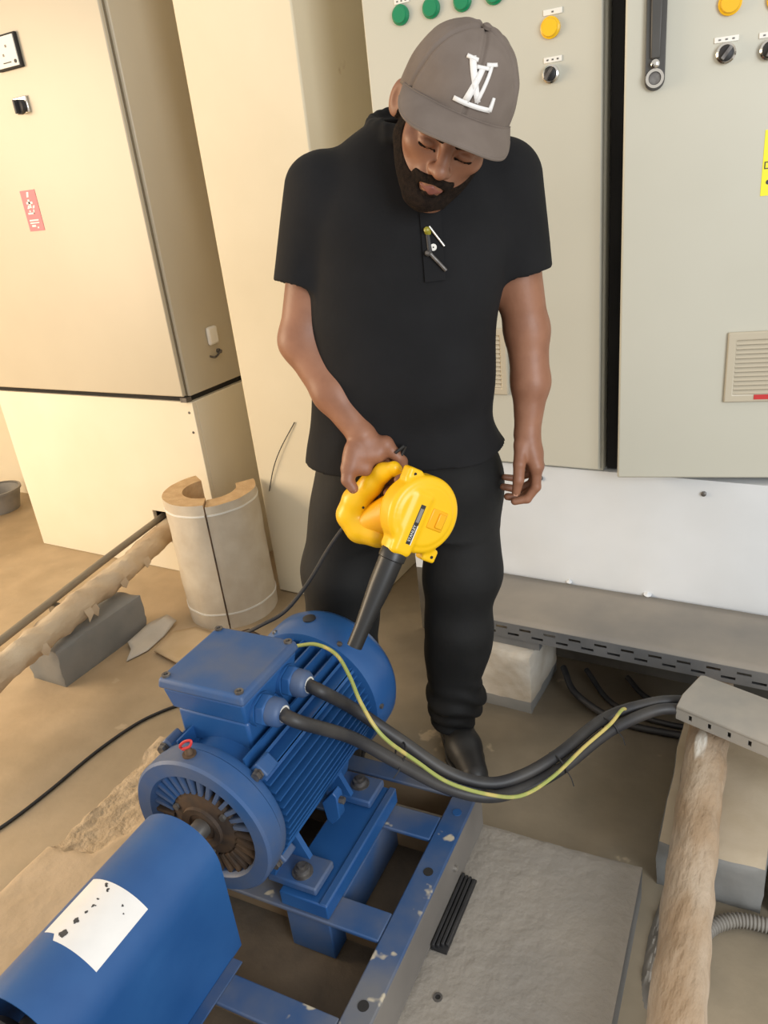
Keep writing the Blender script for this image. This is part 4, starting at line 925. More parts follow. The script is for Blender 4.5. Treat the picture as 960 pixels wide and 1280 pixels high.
for s in (1, -1):
    MB().box((min(GU+s*GR, GU+s*(GR+0.022)), 0.37, 0.2205), (max(GU+s*GR, GU+s*(GR+0.022)), 0.69, 0.2245)).build('guard_flange', M_bluef, t, TMA, bevel=0.001)
def on_guard(th, v, e=0.0): return (GU+(GR+e)*math.cos(th), v, GZ+(GR+e)*math.sin(th))
def decal(t0, t1, v0, v1, e, n=10, cut=0.0):
    vs_ = []; fs_ = []
    for i in range(n+1):
        th = t0+(t1-t0)*i/n
        for v in (v0-(cut if i > n*0.72 else 0), v1):
            vs_.append(on_guard(th, v, e)); vs_.append(on_guard(th, v, 0.0002))
    for i in range(n):
        a = i*4; fs_ += [(a, a+2, a+6, a+4), (a+1, a+5, a+7, a+3), (a, a+4, a+5, a+1), (a+2, a+3, a+7, a+6)]
    return MB().add(vs_, fs_+[(0, 1, 3, 2), (n*4, n*4+2, n*4+3, n*4+1)])
lb = decal(math.radians(40), math.radians(118), 0.458, 0.570, 0.0009, 14, cut=-0.010).build('sticker', M_paper, t, TMA, smooth=60); lb['label'] = 'white sticker with black smudges'
random.seed(11)
def smudge(thd, v, sz, parts=5):
    for _ in range(parts):
        th = math.radians(thd+random.uniform(-3.2, 3.2)*sz/0.008); vv = v+random.uniform(-0.6, 0.6)*sz; r = sz*random.uniform(0.25, 0.55)
        pv = [(th+r*math.cos(a)/GR*random.uniform(.7, 1.2), vv+r*math.sin(a)*random.uniform(.7, 1.2)) for a in [2*math.pi*i/9 for i in range(9)]]
        MB().add([on_guard(a, c, 0.0014) for a, c in pv]+[on_guard(a, c, 0.0009) for a, c in pv], [tuple(range(9)), tuple(range(17, 8, -1))]+[(i, (i+1) % 9, 9+(i+1) % 9, 9+i) for i in range(9)]).build('smudge', M_ink, lb, TMA)
for (a, v, s, p) in ((92, 0.474, 0.0065, 5), (89, 0.494, 0.005, 4), (88, 0.514, 0.0025, 3), (86, 0.526, 0.003, 4), (88, 0.538, 0.002, 2), (86, 0.556, 0.003, 3), (92, 0.563, 0.003, 3), (62, 0.548, 0.0015, 5), (56, 0.540, 0.0012, 4)): smudge(a, v, s*1.35, p+1)
# coupling and pump bearing bracket inside and behind the guard
t = thing('shaft_coupling', 'dark jaw coupling between motor shaft and pump under the blue guard', 'coupling', ma(UC, 0.55, 0.36), MA)
for (v0, v1) in ((0.600, 0.658), (0.470, 0.595)):
    MB().lathe((UC, v0, ZC), Y_, [(0.040, 0), (0.062, 0.004), (0.062, v1-v0-0.004), (0.040, v1-v0)], 36).build('coupling_half', M_rust, t, TMA)
t = thing('pump', 'black pump bearing bracket at the open end of the guard', 'pump', ma(UC, 0.2, 0.22), MA)
MB().lathe((UC, 0.02, ZC), Y_, [(0.13, 0), (0.13, 0.10), (0.085, 0.16), (0.070, 0.33), (0.05, 0.345), (0.022, 0.345), (0.022, 0.449)], 40).build('bearing_bracket', M_black, t, TMA)
MB().box((UC-0.08, 0.20, 0.2205), (UC+0.08, 0.29, 0.36)).build('bracket_foot', M_black, t, TMA, bevel=0.006)

# ---- cables of the motor
GX = BX1+0.040
def w(x, y, z): return V3((x, y, z))
g1 = ma(GX, GL[0][0], GL[0][1]); g2 = ma(GX, GL[1][0], GL[1][1])
CB1 = [g1, ma(GX+0.04, GL[0][0]-0.005, 0.590)]+CABLE1
CB2 = [g2, ma(GX+0.04, GL[1][0]-0.006, 0.590)]+CABLE2
tag(MB().tube(catmull(CB1, 10), 0.0135, 14).build('motor_cable', M_cable), 'thick black cable leaving the motor gland further from the fan cowl', 'cable', 'motor supply cables')
tag(MB().tube(catmull(CB2, 10), 0.0135, 14).build('motor_cable', M_cable), 'thick black cable leaving the motor gland nearer the fan cowl', 'cable', 'motor supply cables')
tag(MB().tube(catmull(EARTH, 10), 0.0042, 8).build('earth_wire', M_gy), 'thin green and yellow earth wire running along the motor cables', 'wire')
for i, (c, d_) in enumerate(TIES):
    x, y, z = basis(d_); o_ = MB()
    o_.tube([c+(x*0.030*math.cos(a)+y*0.0165*math.sin(a)) for a in [2*math.pi*k/24 for k in range(25)]], 0.0022, 6)
    o_.tube([c+x*0.030, c+x*0.045+y*0.012, c+x*0.050+y*0.030], 0.0013, 5)
    tag(o_.build('cable_tie', M_black), ('black cable tie over the motor frame rail', 'black cable tie midway along the hanging motor cables', 'black cable tie close to the trunking')[i], 'cable tie', 'cable ties on the motor cables')

# ================================================================== THE PERSON (own axes: x to the person's left, -y forward, z up)
PB = V3((-0.80, 1.55, 0.0)); PR = math.radians(26.51)
TPM = Matrix.Translation(PB) @ Matrix.Rotation(PR, 4, 'Z')
def A(*p): return np.array(p, float)

# ---- hand-held blower
Bc = A(-0.044, -0.28, 0.849); Nz = A(-0.107, -0.325, 0.790); Tip = A(-0.209, -0.405, 0.607)
bt = nrm(Tip-Nz); bn = A(0.60, -0.74, 0.25); bn = nrm(bn-bt*(bn@bt)); bw = np.cross(bn, bt)
if bw[0] < 0: bw = -bw
RB = np.stack([bw, bt, bn]); wN = float((Nz-Bc)@bw)+0.006; tN = float((Nz-Bc)@bt); Nz = Bc+bw*wN+bt*tN+bn*0.004; Tip = Nz+bt*0.215
bl = thing('hand_blower', 'yellow hand-held electric blower with black nozzle held over the motor', 'blower', TPM @ V3(Bc), PR)
def bnets(name, sd, lo, hi, h, m, parent=None, post=None, it=1):
    V, Q = nets(*sd.grid(lo, hi, h, post)); return nets_obj(name, [(V-Bc, Q)], m, parent or bl, it)
s = SDF()
s.disc(Bc, bn, 0.083, 0.027, 0.012, 0.004)
s.disc(Bc+bn*0.002, bn, 0.066, 0.028, 0.006, 0.004)
dc = Nz-bt*0.068
s.box(dc, (0.0245, 0.070, 0.0300), RB, 0.011, 0.006)
s.cone(Nz-bt*0.02, Nz-bt*0.002, 0.0255, 0.0255, 0.004)
for (p, dd) in ((A(-0.052, -0.275, 0.934), nrm(A(-0.2, 0, 1))), (A(-0.036, -0.288, 0.757), nrm(A(0.25, 0, -1)))):
    s.box(p, (0.017, 0.015, 0.016), RB, 0.005, 0.008)
s.disc(Bc+bw*0.0-bn*0.027, bn, 0.075, 0.012, 0.006, 0.006)
vol = bnets('volute_housing', s, Bc-0.16, Bc+0.14, 0.0028, M_blow)
TB = Matrix(((bw[0], bt[0], bn[0], Bc[0]), (bw[1], bt[1], bn[1], Bc[1]), (bw[2], bt[2], bn[2], Bc[2]), (0, 0, 0, 1)))
TBW = TPM @ TB                                         # blower axes: x = w, y = along nozzle, z = out of the face
MB().box((0.008, -0.022, 0.027), (0.048, 0.022, 0.0325)).build('centre_boss', M_blowo, bl, TBW, bevel=0.004)
MB().box((0.026, -0.016, 0.0325), (0.044, 0.016, 0.0365)).build('boss_grip', M_blowo, bl, TBW, bevel=0.002)
for p in (A(-0.052, -0.275, 0.938), A(-0.034, -0.288, 0.753)):
    q = TPM @ V3(p+bn*0.0155); MB().lathe(q, TPM.to_3x3() @ V3(bn), [(0.0035, 0), (0.0035, 0.001)], 10).build('screw_hole', M_dark, bl)
s = SDF()
rear = A(-0.150, -0.205, 0.806)
s.cone(Bc-bn*0.03+bw*-0.01, rear, 0.050, 0.036, 0.01)
hs = bnets('motor_housing', s, A(-0.25, -0.34, 0.72), A(0.05, -0.12, 0.93), 0.003, M_blowo)
HP = [A(-0.090, -0.235, 0.937), A(-0.114, -0.222, 0.924), A(-0.145, -0.205, 0.891), A(-0.183, -0.190, 0.850), A(-0.197, -0.187, 0.816), A(-0.180, -0.197, 0.788), A(-0.140, -0.225, 0.783)]
hr = [0.0135, 0.0185, 0.0245, 0.0310, 0.034, 0.034, 0.032]
s = SDF()
for i in range(len(HP)-1): s.cone(HP[i], HP[i+1], hr[i], hr[i+1], 0.012)
s.cone(HP[0], Bc-bn*0.045-bt*0.045, 0.0125, 0.014, 0.006)
bnets('handle', s, A(-0.25, -0.32, 0.72), A(0.0, -0.12, 0.99), 0.003, M_blow)
for p in (A(-0.166, -0.222, 0.846), A(-0.181, -0.219, 0.838)):
    MB().lathe(TPM @ V3(p), TPM.to_3x3() @ V3((0, -1, 0.1)), [(0.0028, 0), (0.0028, 0.0015)], 8).build('handle_screw', M_dark, bl)
MB().tube([TPM @ V3(p) for p in ((-0.088, -0.215, 0.925), (-0.072, -0.205, 0.955), (-0.062, -0.205, 0.972), (-0.066, -0.21, 0.974), (-0.085, -0.215, 0.962))], 0.0035, 8).build('hanging_loop', M_blk_plastic, bl)
# nozzle
nl = float(np.linalg.norm(Tip-Nz))
nz = MB().lathe(TPM @ V3(Nz), TPM.to_3x3() @ V3(bt), [(0.0265, -0.004), (0.0285, 0.0), (0.0285, 0.016), (0.0262, 0.018), (0.0248, nl*0.35), (0.0170, nl*0.80), (0.0165, nl), (0.0135, nl), (0.0135, nl-0.03)], 32).build('nozzle', M_blk_plastic, bl, smooth=30)
# brand label on the duct
lab = MB().box((-0.006, -0.044, 0.0), (0.006, 0.042, 0.0008))
LT = TPM @ Matrix(((bw[0], bt[0], bn[0], dc[0]+bn[0]*0.0298+bw[0]*0.004), (bw[1], bt[1], bn[1], dc[1]+bn[1]*0.0298+bw[1]*0.004), (bw[2], bt[2], bn[2], dc[2]+bn[2]*0.0298+bw[2]*0.004), (0, 0, 0, 1)))
lab = lab.build('brand_label', M_black, bl, LT, bevel=0.0005)
MB().box((-0.004, -0.036, 0.0008), (0.004, -0.006, 0.0011)).build('label_panel', M_flex, lab, LT)
lv, lf = text_mesh('STANLEY', 0.0092, 0.0002)
MB().add([(-p.y*1.0-0.001, -p.x*0.95+0.018, 0.0011+p.z) for p in lv], lf).build('lettering', M_white, lab, LT, fixn=False, smooth=None)
MB().box((0.0045, 0.0, 0.0008), (0.0065, 0.043, 0.0011)).build('label_stripe', M_white, lab, LT)
# supply cord of the blower
cp = [TPM @ V3(p) for p in ((-0.205, -0.187, 0.800), (-0.232, -0.184, 0.772), (-0.269, -0.18, 0.724), (-0.325, -0.18, 0.645), (-0.392, -0.18, 0.573), (-0.467, -0.18, 0.534))]
cp += [ma(-1.215, 1.255, 0.43), ma(-1.38, 1.30, 0.22), V3((-1.60, 1.42, 0.03)), V3((-1.70, 1.37, 0.006)), V3((-1.745, 1.31, 0.005)), V3((-1.778, 1.225, 0.005)), V3((-1.795, 1.085, 0.005)), V3((-1.793, 0.91, 0.005)), V3((-1.804, 0.766, 0.005)), V3((-1.85, 0.60, 0.005)), V3((-1.84, 0.3, 0.005))]
tag(MB().tube(catmull(cp, 10), 0.0048, 8).build('blower_cord', M_black), 'thin black cord from the yellow blower trailing over the floor', 'cord')

# ---- person
pe = thing('person', 'person in black polo, dark trousers and grey cap, leaning over the motor with a blower', 'person', PB, PR)
# head frame
psi, th_, rho = math.radians(HEAD_YAW), math.radians(HEAD_PITCH), math.radians(HEAD_ROLL)
Fh0 = A(math.sin(psi), -math.cos(psi), 0); Zu = A(0, 0, 1)
hf = math.cos(th_)*Fh0-math.sin(th_)*Zu; hu = math.sin(th_)*Fh0+math.cos(th_)*Zu; hx = A(math.cos(psi), math.sin(psi), 0)
hu, hx = hu*math.cos(rho)+hx*math.sin(rho), hx*math.cos(rho)-hu*math.sin(rho)
Hc = A(*HEAD_C); HS = 1.095
def H(a, b_, c): return Hc+(hx*a+hf*b_+hu*c)*HS
RH = np.stack([hx, hf, hu])
def he(sd, c, r, k=0.01, op='+', R=None): sd.ell(H(*c), A(*r)*HS, RH if R is None else R, k, op)
def hcn(sd, a, b_, ra, rb=None, k=0.01, op='+'): sd.cone(H(*a), H(*b_), ra*HS, (ra if rb is None else rb)*HS, k, op)
body = SDF()
# trunk and legs under the clothes
body.loft([(0.72, -0.08, 0, .16, .11), (0.95, -0.075, -.02, .185, .125), (1.10, -.06, -.045, .18, .128), (1.30, -.035, -.045, .195, .12), (1.45, -.02, -.035, .195, .10), (1.53, -.01, -.03, .13, .075), (1.57, 0, -.035, .07, .06)], 0.02)
for (hip, kn, an) in ((A(.03, 0, .84), A(.024, -.03, .46), A(-.012, .01, .08)), (A(-.18, 0, .84), A(-.268, -.03, .50), A(-.305, .01, .08))):
    body.cone(hip, kn, 0.080, 0.055, 0.04); body.cone(kn, an, 0.055, 0.036, 0.03)
    body.cone(an, an+A(0, -0.02, -0.04), 0.034, 0.030, 0.02)
# neck and head
body.cone(A(0.004, -0.035, 1.50), H(0, -0.030, -0.050), 0.062, 0.054, 0.03)
he(body, (0, -0.010, 0.014), (0.077, 0.098, 0.088), 0.03)
he(body, (0, 0.030, -0.050), (0.062, 0.066, 0.078), 0.03)
for sg in (-1, 1):
    hcn(body, (sg*0.056, 0.005, -0.060), (sg*0.020, 0.068, -0.116), 0.019, 0.016, 0.03)
    he(body, (sg*0.043, 0.062, -0.036), (0.024, 0.022, 0.020), 0.02)
he(body, (0, 0.078, -0.114), (0.022, 0.020, 0.018), 0.025)
hcn(body, (-0.036, 0.084, -0.004), (0.036, 0.084, -0.004), 0.012, None, 0.02)
for sg in (-1, 1): he(body, (sg*0.032, 0.101, -0.024), (0.019, 0.013, 0.0115), 0.010, '-')
for sg in (-1, 1): he(body, (sg*0.031, 0.0830, -0.0245), (0.0155, 0.0125, 0.0100), 0.003)
hcn(body, (0, 0.090, -0.006), (0, 0.113, -0.046), 0.0085, 0.0115, 0.010)
he(body, (0, 0.116, -0.050), (0.0115, 0.0115, 0.0105), 0.008)
for sg in (-1, 1): he(body, (sg*0.0125, 0.104, -0.0525), (0.0078, 0.0105, 0.0075), 0.008)
he(body, (0, 0.090, -0.075), (0.026, 0.016, 0.014), 0.015)
hcn(body, (-0.010, 0.0990, -0.0815), (0.010, 0.0990, -0.0815), 0.0042, None, 0.006)
hcn(body, (-0.008, 0.0980, -0.0895), (0.008, 0.0980, -0.0895), 0.0050, None, 0.006)
for sg in (-1, 1):
    e1 = nrm(hx*sg*0.72+hf*0.70); e2 = nrm(hx*sg*0.70-hf*0.72); Re = np.stack([e1, e2, hu])
    he(body, (sg*0.087, -0.014, -0.016), (0.0075, 0.019, 0.031), 0.005, '+', Re)
    he(body, (sg*0.0925, -0.006, -0.012), (0.0055, 0.0105, 0.019), 0.004, '-', Re)
# arms
body.cone(A(-.190, -.035, 1.475), A(-.268, -.085, 1.190), 0.058, 0.051, 0.03)
body.cone(A(-.268, -.085, 1.190), A(-.208, -.140, 1.085), 0.0510, 0.0445, 0.02); body.cone(A(-.208, -.140, 1.085), A(-.154, -.185, 0.998), 0.0445, 0.0295, 0.02)
body.cone(A(.178, -.035, 1.46), A(.217, -.032, 1.155), 0.055, 0.047, 0.03)
body.cone(A(.217, -.032, 1.155), A(.219, -.055, 1.045), 0.047, 0.041, 0.02); body.cone(A(.219, -.055, 1.045), A(.205, -.082, 0.932), 0.041, 0.0275, 0.02)
# left hand, relaxed beside the thigh
def finger(pts, rs, k=0.004):
    for i in range(len(pts)-1): body.cone(A(*pts[i]), A(*pts[i+1]), rs[i], rs[i+1], k if i else 0.008)
LHD = {'idx': [(0.220, -.116, .866), (.217, -.119, .820), (.196, -.120, .793), (.168, -.120, .789)],
       'mid': [(.225, -.097, .862), (.219, -.098, .812), (.188, -.098, .786), (.154, -.099, .793)],
       'ring': [(.224, -.077, .860), (.214, -.076, .812), (.182, -.076, .799), (.147, -.077, .809)],
       'pinky': [(.219, -.059, .862), (.208, -.057, .829), (.182, -.056, .818), (.152, -.057, .825)],
       'thumb': [(.190, -.100, .915), (.181, -.125, .880), (.177, -.133, .845), (.171, -.133, .817)]}
body.cone(A(.205, -.082, .932), A(.212, -.092, .895), 0.0275, 0.026, 0.012)
body.cone(A(.208, -.100, .905), A(.219, -.113, .868), 0.0195, 0.0170, 0.014); body.cone(A(.210, -.088, .900), A(.222, -.095, .862), 0.0200, 0.0165, 0.014)
body.cone(A(.208, -.078, .902), A(.221, -.076, .862), 0.0165, 0.0140, 0.014); body.cone(A(.206, -.070, .905), A(.217, -.060, .864), 0.0150, 0.0125, 0.014)
body.cone(A(.203, -.094, .905), A(.207, -.088, .862), .016, .014, .012); finger(LHD['idx'], (.0122, .0112, .0102, .0088)); finger(LHD['mid'], (.0118, .0108, .0098, .0086)); finger(LHD['ring'], (.0112, .0104, .0094, .0082)); finger(LHD['pinky'], (.0100, .0092, .0084, .0074))
body.cone(A(.203, -.088, .925), A(*LHD['thumb'][0]), .018, .0155, .01); finger(LHD['thumb'], (.0165, .0135, .0122, .0098))
# right hand, closed round the blower handle
RHD = {'idx': [(-.106, -.196, .977), (-.074, -.203, .938), (-.070, -.232, .924), (-.083, -.246, .913)],
       'mid': [(-.117, -.182, .957), (-.091, -.183, .904), (-.096, -.206, .882), (-.110, -.226, .878)],
       'ring': [(-.135, -.172, .938), (-.113, -.163, .872), (-.121, -.183, .846), (-.134, -.203, .843)],
       'pinky': [(-.152, -.167, .923), (-.142, -.149, .858), (-.143, -.163, .834), (-.153, -.182, .832)],
       'thumb': [(-.172, -.207, .975), (-.187, -.226, .940), (-.190, -.236, .918), (-.180, -.241, .900)]}
body.cone(A(-.154, -.185, .998), A(-.150, -.192, .962), 0.0295, 0.0265, 0.012)
for f_, r0, r1 in (('idx', .0230, .0180), ('mid', .0240, .0180), ('ring', .0230, .0175), ('pinky', .0215, .0160)):
    body.cone(A(-.150, -.188, .975), A(*RHD[f_][0]), r0, r1, 0.014)
finger(RHD['idx'], (.0155, .0122, .0108, .0092)); finger(RHD['mid'], (.0155, .0122, .0108, .0092)); finger(RHD['ring'], (.0150, .0118, .0102, .0088)); finger(RHD['pinky'], (.0135, .0102, .0090, .0078))
body.cone(A(-.160, -.192, .985), A(*RHD['thumb'][0]), .020, .0170, .012); finger(RHD['thumb'], (.0200, .0155, .0138, .0112)); body.cone(A(-.172, -.210, .958), A(-.126, -.204, .958), .021, .019, .016); body.cone(A(-.178, -.222, .940), A(-.152, -.216, .932), .016, .015, .014)
fine = [(Hc-0.165, Hc+0.165, 0.0023), (A(.12, -.16, .765), A(.26, -.03, .96), 0.0018), (A(-.22, -.265, .81), A(-.05, -.12, 1.03), 0.0018)]
parts = []
V, Q = nets(*body.grid(A(-.42, -.25, 0.0), A(.34, .16, 1.60), 0.005))
cen = V[Q].mean(1); keep = np.ones(len(Q), bool)
for lo, hi, h in fine: keep &= ~((cen > lo+0.004) & (cen < hi-0.004)).all(1)
parts.append((V, Q[keep]))
for lo, hi, h in fine: parts.append(nets(*body.grid(lo, hi, h)))
nets_obj('body', parts, M_skin, pe, 1)
# beard, moustache and short hair as close shells of the head
def headshell(name, reg, off, m, cut=None):
    lo, hi, h = Hc-0.16, Hc+0.16, 0.0023
    D, _, _ = body.grid(lo, hi, h); Rg, _, _ = reg.grid(lo, hi, h)
    V, Q = nets(np.maximum(D-off, Rg), lo, h); return nets_obj(name, [(V, Q)], m, pe, 1)
rg = SDF()
for sg in (-1, 1):
    hcn(rg, (sg*0.074, 0.014, 0.01), (sg*0.070, 0.010, -0.055), 0.015, 0.020, 0.01)
    hcn(rg, (sg*0.066, 0.008, -0.060), (sg*0.030, 0.072, -0.110), 0.026, 0.026, 0.012)
    hcn(rg, (sg*0.004, 0.106, -0.0690), (sg*0.030, 0.088, -0.078), 0.0072, 0.0090, 0.004)
    hcn(rg, (sg*0.031, 0.088, -0.080), (sg*0.028, 0.084, -0.108), 0.009, 0.012, 0.006)
hcn(rg, (-0.02, 0.080, -0.116), (0.02, 0.080, -0.116), 0.020, None, 0.010)
hcn(rg, (0, 0.07, -0.125), (0, 0.02, -0.115), 0.022, 0.02, 0.010)
hcn(rg, (0, 0.098, -0.100), (0, 0.094, -0.112), 0.013, 0.015, 0.006)
headshell('beard', rg, 0.0022, M_hair)
rg = SDF(); he(rg, (0, -0.050, 0.000), (0.110, 0.075, 0.062), 0.01)
for sg in (-1, 1): he(rg, (sg*0.096, -0.014, -0.018), (0.021, 0.024, 0.036), 0.004, '-')
for sg in (-1, 1): hcn(rg, (sg*0.074, 0.018, 0.020), (sg*0.072, 0.014, -0.020), 0.013, None, 0.006)
headshell('hair', rg, 0.004, M_hair)
for sg in (-1, 1):
    rg = SDF(); hcn(rg, (sg*0.013, 0.097, -0.0085), (sg*0.036, 0.092, -0.0050), 0.0062, 0.0060, 0.003); hcn(rg, (sg*0.036, 0.092, -0.0050), (sg*0.053, 0.074, -0.012), 0.0058, 0.0036, 0.003)
    headshell('eyebrow', rg, 0.0022, M_hair)
    rg = SDF(); hcn(rg, (sg*0.018, 0.094, -0.0305), (sg*0.031, 0.0965, -0.0325), 0.0032, None, 0.001); hcn(rg, (sg*0.031, 0.0965, -0.0325), (sg*0.045, 0.089, -0.0300), 0.0030, None, 0.001)
    headshell('eyelashes', rg, 0.0020, M_hair)
rg = SDF(); 
for sg in (-1, 1): hcn(rg, (0, 0.104, -0.0820), (sg*0.018, 0.0985, -0.0845), 0.0048, 0.0022, 0.002); hcn(rg, (0, 0.1035, -0.0890), (sg*0.016, 0.0985, -0.0860), 0.0054, 0.0022, 0.002)
headshell('lips', rg, 0.0028, M_lip)
# finger nails
for hnd, face in ((LHD, A(-0.2, -1, 0.1)), (RHD, A(-0.3, -1, 0.5))):
    for f_ in ('thumb',):
        a, c = A(*hnd[f_][2]), A(*hnd[f_][3]); d_ = nrm(c-a); n_ = nrm(face-d_*(face@d_)); x_ = np.cross(d_, n_)
        p = TPM @ V3(c+d_*0.001+n_*0.0073); R3 = TPM.to_3x3()
        MB().obox(p, R3 @ V3(x_), R3 @ V3(d_), R3 @ V3(n_), 0.0052, 0.0065, 0.0014).build('finger_nail', M_nail, pe, bevel=0.0012)

# ---- polo shirt
def folds(amp, freq, seed, env):
    rs = np.random.RandomState(seed); dirs = [(rs.normal(size=3), rs.uniform(0, 6.28)) for _ in range(5)]
    def f(D, X, Y, Z):
        wv = 0
        for (d_, ph) in dirs:
            d_ = d_/np.linalg.norm(d_); wv = wv+np.sin(freq*(d_[0]*X+d_[1]*Y+d_[2]*Z)+ph+1.5*np.sin(freq*0.4*(d_[1]*X-d_[0]*Z)+ph*2))
        return (D+amp*wv/2.2*env(X, Y, Z)).astype(np.float32)
    return f
sh = SDF()
sh.cone(A(-.186, -.035, 1.478), A(-.250, -.070, 1.295), 0.085, 0.069, 0.035)
sh.cone(A(.176, -.035, 1.462), A(.207, -.037, 1.275), 0.082, 0.067, 0.035)
# cut the sleeve ends square and hollow them round the arm
for (a, b_, r) in ((A(-.186, -.035, 1.478), A(-.250, -.070, 1.295), 0.0615), (A(.176, -.035, 1.462), A(.207, -.037, 1.275), 0.0595)):
    d_ = nrm(b_-a); sh.disc(b_+d_*0.050, d_, 0.088, 0.050, 0.003, 0.004, '-'); sh.cone(b_-d_*0.05, b_+d_*0.08, r, r, 0.003, '-')
sh.loft([(0.902, -.075, -.030, .236, .166), (0.935, -.075, -.031, .227, .161), (0.98, -.075, -.033, .214, .156), (1.05, -.070, -.045, .204, .155), (1.15, -.056, -.050, .203, .154), (1.25, -.042, -.050, .212, .150), (1.35, -.028, -.045, .222, .142), (1.45, -.020, -.035, .220, .124), (1.52, -.012, -.030, .192, .102), (1.57, -.006, -.030, .128, .086), (1.60, 0, -.035, .072, .072)], 0.02, 2.35)
# side vents at the hem
sh.cone(A(.150, -.02, .86), A(.150, -.02, .905), 0.014, 0.002, 0.004, '-')
# neck opening and collar
neckd = nrm(H(0, -0.03, -0.05)-A(0.004, -0.035, 1.50))
sh.cone(A(0.004, -0.045, 1.56), A(0.004, -0.045, 1.56)+neckd*0.12, 0.068, 0.075, 0.006, '-')
for k in range(20):
    a0, a1 = 2*math.pi*k/20, 2*math.pi*(k+1)/20
    def cp_(a): return A(0.004+0.082*math.cos(a), -0.045+0.078*math.sin(a), 1.578+0.020*math.sin(a))
    if not (1.40*math.pi < (a0+a1)/2 < 1.60*math.pi): sh.cone(cp_(a0), cp_(a1), 0.0135, 0.0135, 0.006); sh.cone(cp_(a0)+A(0, 0, .018), cp_(a1)+A(0, 0, .018), 0.0085, 0.0085, 0.008)
def env_s(X, Y, Z): return np.clip(0.35+0.65*np.clip((1.15-Z)/0.2, 0, 1), 0, 1.0)*np.clip((0.24-np.abs(X+0.02))/0.05, 0.15, 1)
V, Q = nets(*sh.grid(A(-.38, -.24, .85), A(.34, .16, 1.66), 0.004, folds(0.0062, 27, 5, env_s)))
nets_obj('polo_shirt', [(V, Q)], M_shirt, pe, 2)
def onp(x, z, e=0.0):                                   # a point just in front of the chest
    rows = [(1.05, -.070, -.045, .204, .155), (1.15, -.056, -.050, .203, .154), (1.25, -.042, -.050, .212, .150), (1.35, -.028, -.045, .222, .142), (1.45, -.020, -.035, .220, .124), (1.52, -.012, -.030, .192, .102)]
    for q0, q1 in zip(rows, rows[1:]):
        if q0[0] <= z <= q1[0]:
            f_ = (z-q0[0])/(q1[0]-q0[0]); _, cx, cy, ax_, ay_ = [a*(1-f_)+c*f_ for a, c in zip(q0, q1)]
            return A(x, cy-ay_*(1-min(1, abs((x-cx)/ax_))**2.35)**(1/2.35)-e, z)
pl_ = MB(); vs = []; fs = []
for k in range(13):
    z = 1.30+0.20*k/12
    for x in (0.006, 0.046): vs += [TPM @ V3(onp(x, z, 0.006)), TPM @ V3(onp(x, z, -0.004))]
for k in range(12):
    a = k*4; fs += [(a, a+2, a+6, a+4), (a+1, a+5, a+7, a+3), (a, a+4, a+5, a+1), (a+2, a+3, a+7, a+6)]
pl_.add(vs, fs+[(0, 1, 3, 2), (48, 50, 51, 49)]).build('placket', M_shirt, pe, smooth=60)
bt_ = onp(0.027, 1.362, 0.0065); MB().ring(TPM @ V3(bt_), TPM.to_3x3() @ V3((0, -1, 0.05)), [(0.0015, 0), (0.0065, 0), (0.0065, 0.002), (0.0015, 0.002)], 16).build('button', M_white, pe)

# ---- trousers
tr = SDF()
tr.loft([(0.70, -.085, .0, .20, .130), (0.80, -.082, -.002, .209, .140), (0.90, -.076, -.015, .204, .142), (0.99, -.075, -.02, .190, .134)], 0.03, 2.3)
tr.cone(A(.046, .0, .82), A(.038, -.028, .56), 0.108, 0.096, 0.035); tr.cone(A(.038, -.028, .56), A(.024, -.030, .43), 0.096, 0.086, 0.02)
tr.cone(A(.024, -.030, .43), A(-.006, -.004, .19), 0.086, 0.080, 0.02); tr.cone(A(-.006, -.004, .19), A(-.014, .0, .105), 0.080, 0.063, 0.015)
tr.cone(A(-.19, .0, .82), A(-.262, -.030, .60), 0.112, 0.104, 0.035); tr.cone(A(-.262, -.030, .60), A(-.278, -.030, .45), 0.104, 0.094, 0.02)
tr.cone(A(-.278, -.030, .45), A(-.300, .0, .19), 0.094, 0.078, 0.02); tr.cone(A(-.300, .0, .19), A(-.306, .0, .105), 0.074, 0.060, 0.015)
tr.disc(A(-.16, 0, .73), (1, 0, 0), 0.10, 0.012, 0.006, 0.03, '-') if False else None
f1 = folds(0.0068, 30, 9, lambda X, Y, Z: np.clip(0.5+0.8*np.clip((0.5-Z)/0.3, 0, 1), 0, 1.3))
def tpost(D, X, Y, Z):
    D = f1(D, X, Y, Z)
    bunch = np.clip((0.27-Z)/0.12, 0, 1)*np.clip((Z-0.05)/0.03, 0, 1)
    D = D+0.0075*bunch*np.sin(Z*115+3*np.sin(X*22+Y*17)+X*30)
    return np.maximum(D, (0.072-Z)).astype(np.float32)
V, Q = nets(*tr.grid(A(-.42, -.21, .05), A(.21, .19, 1.0), 0.0045, tpost))
nets_obj('trousers', [(V, Q)], M_trous, pe, 2)
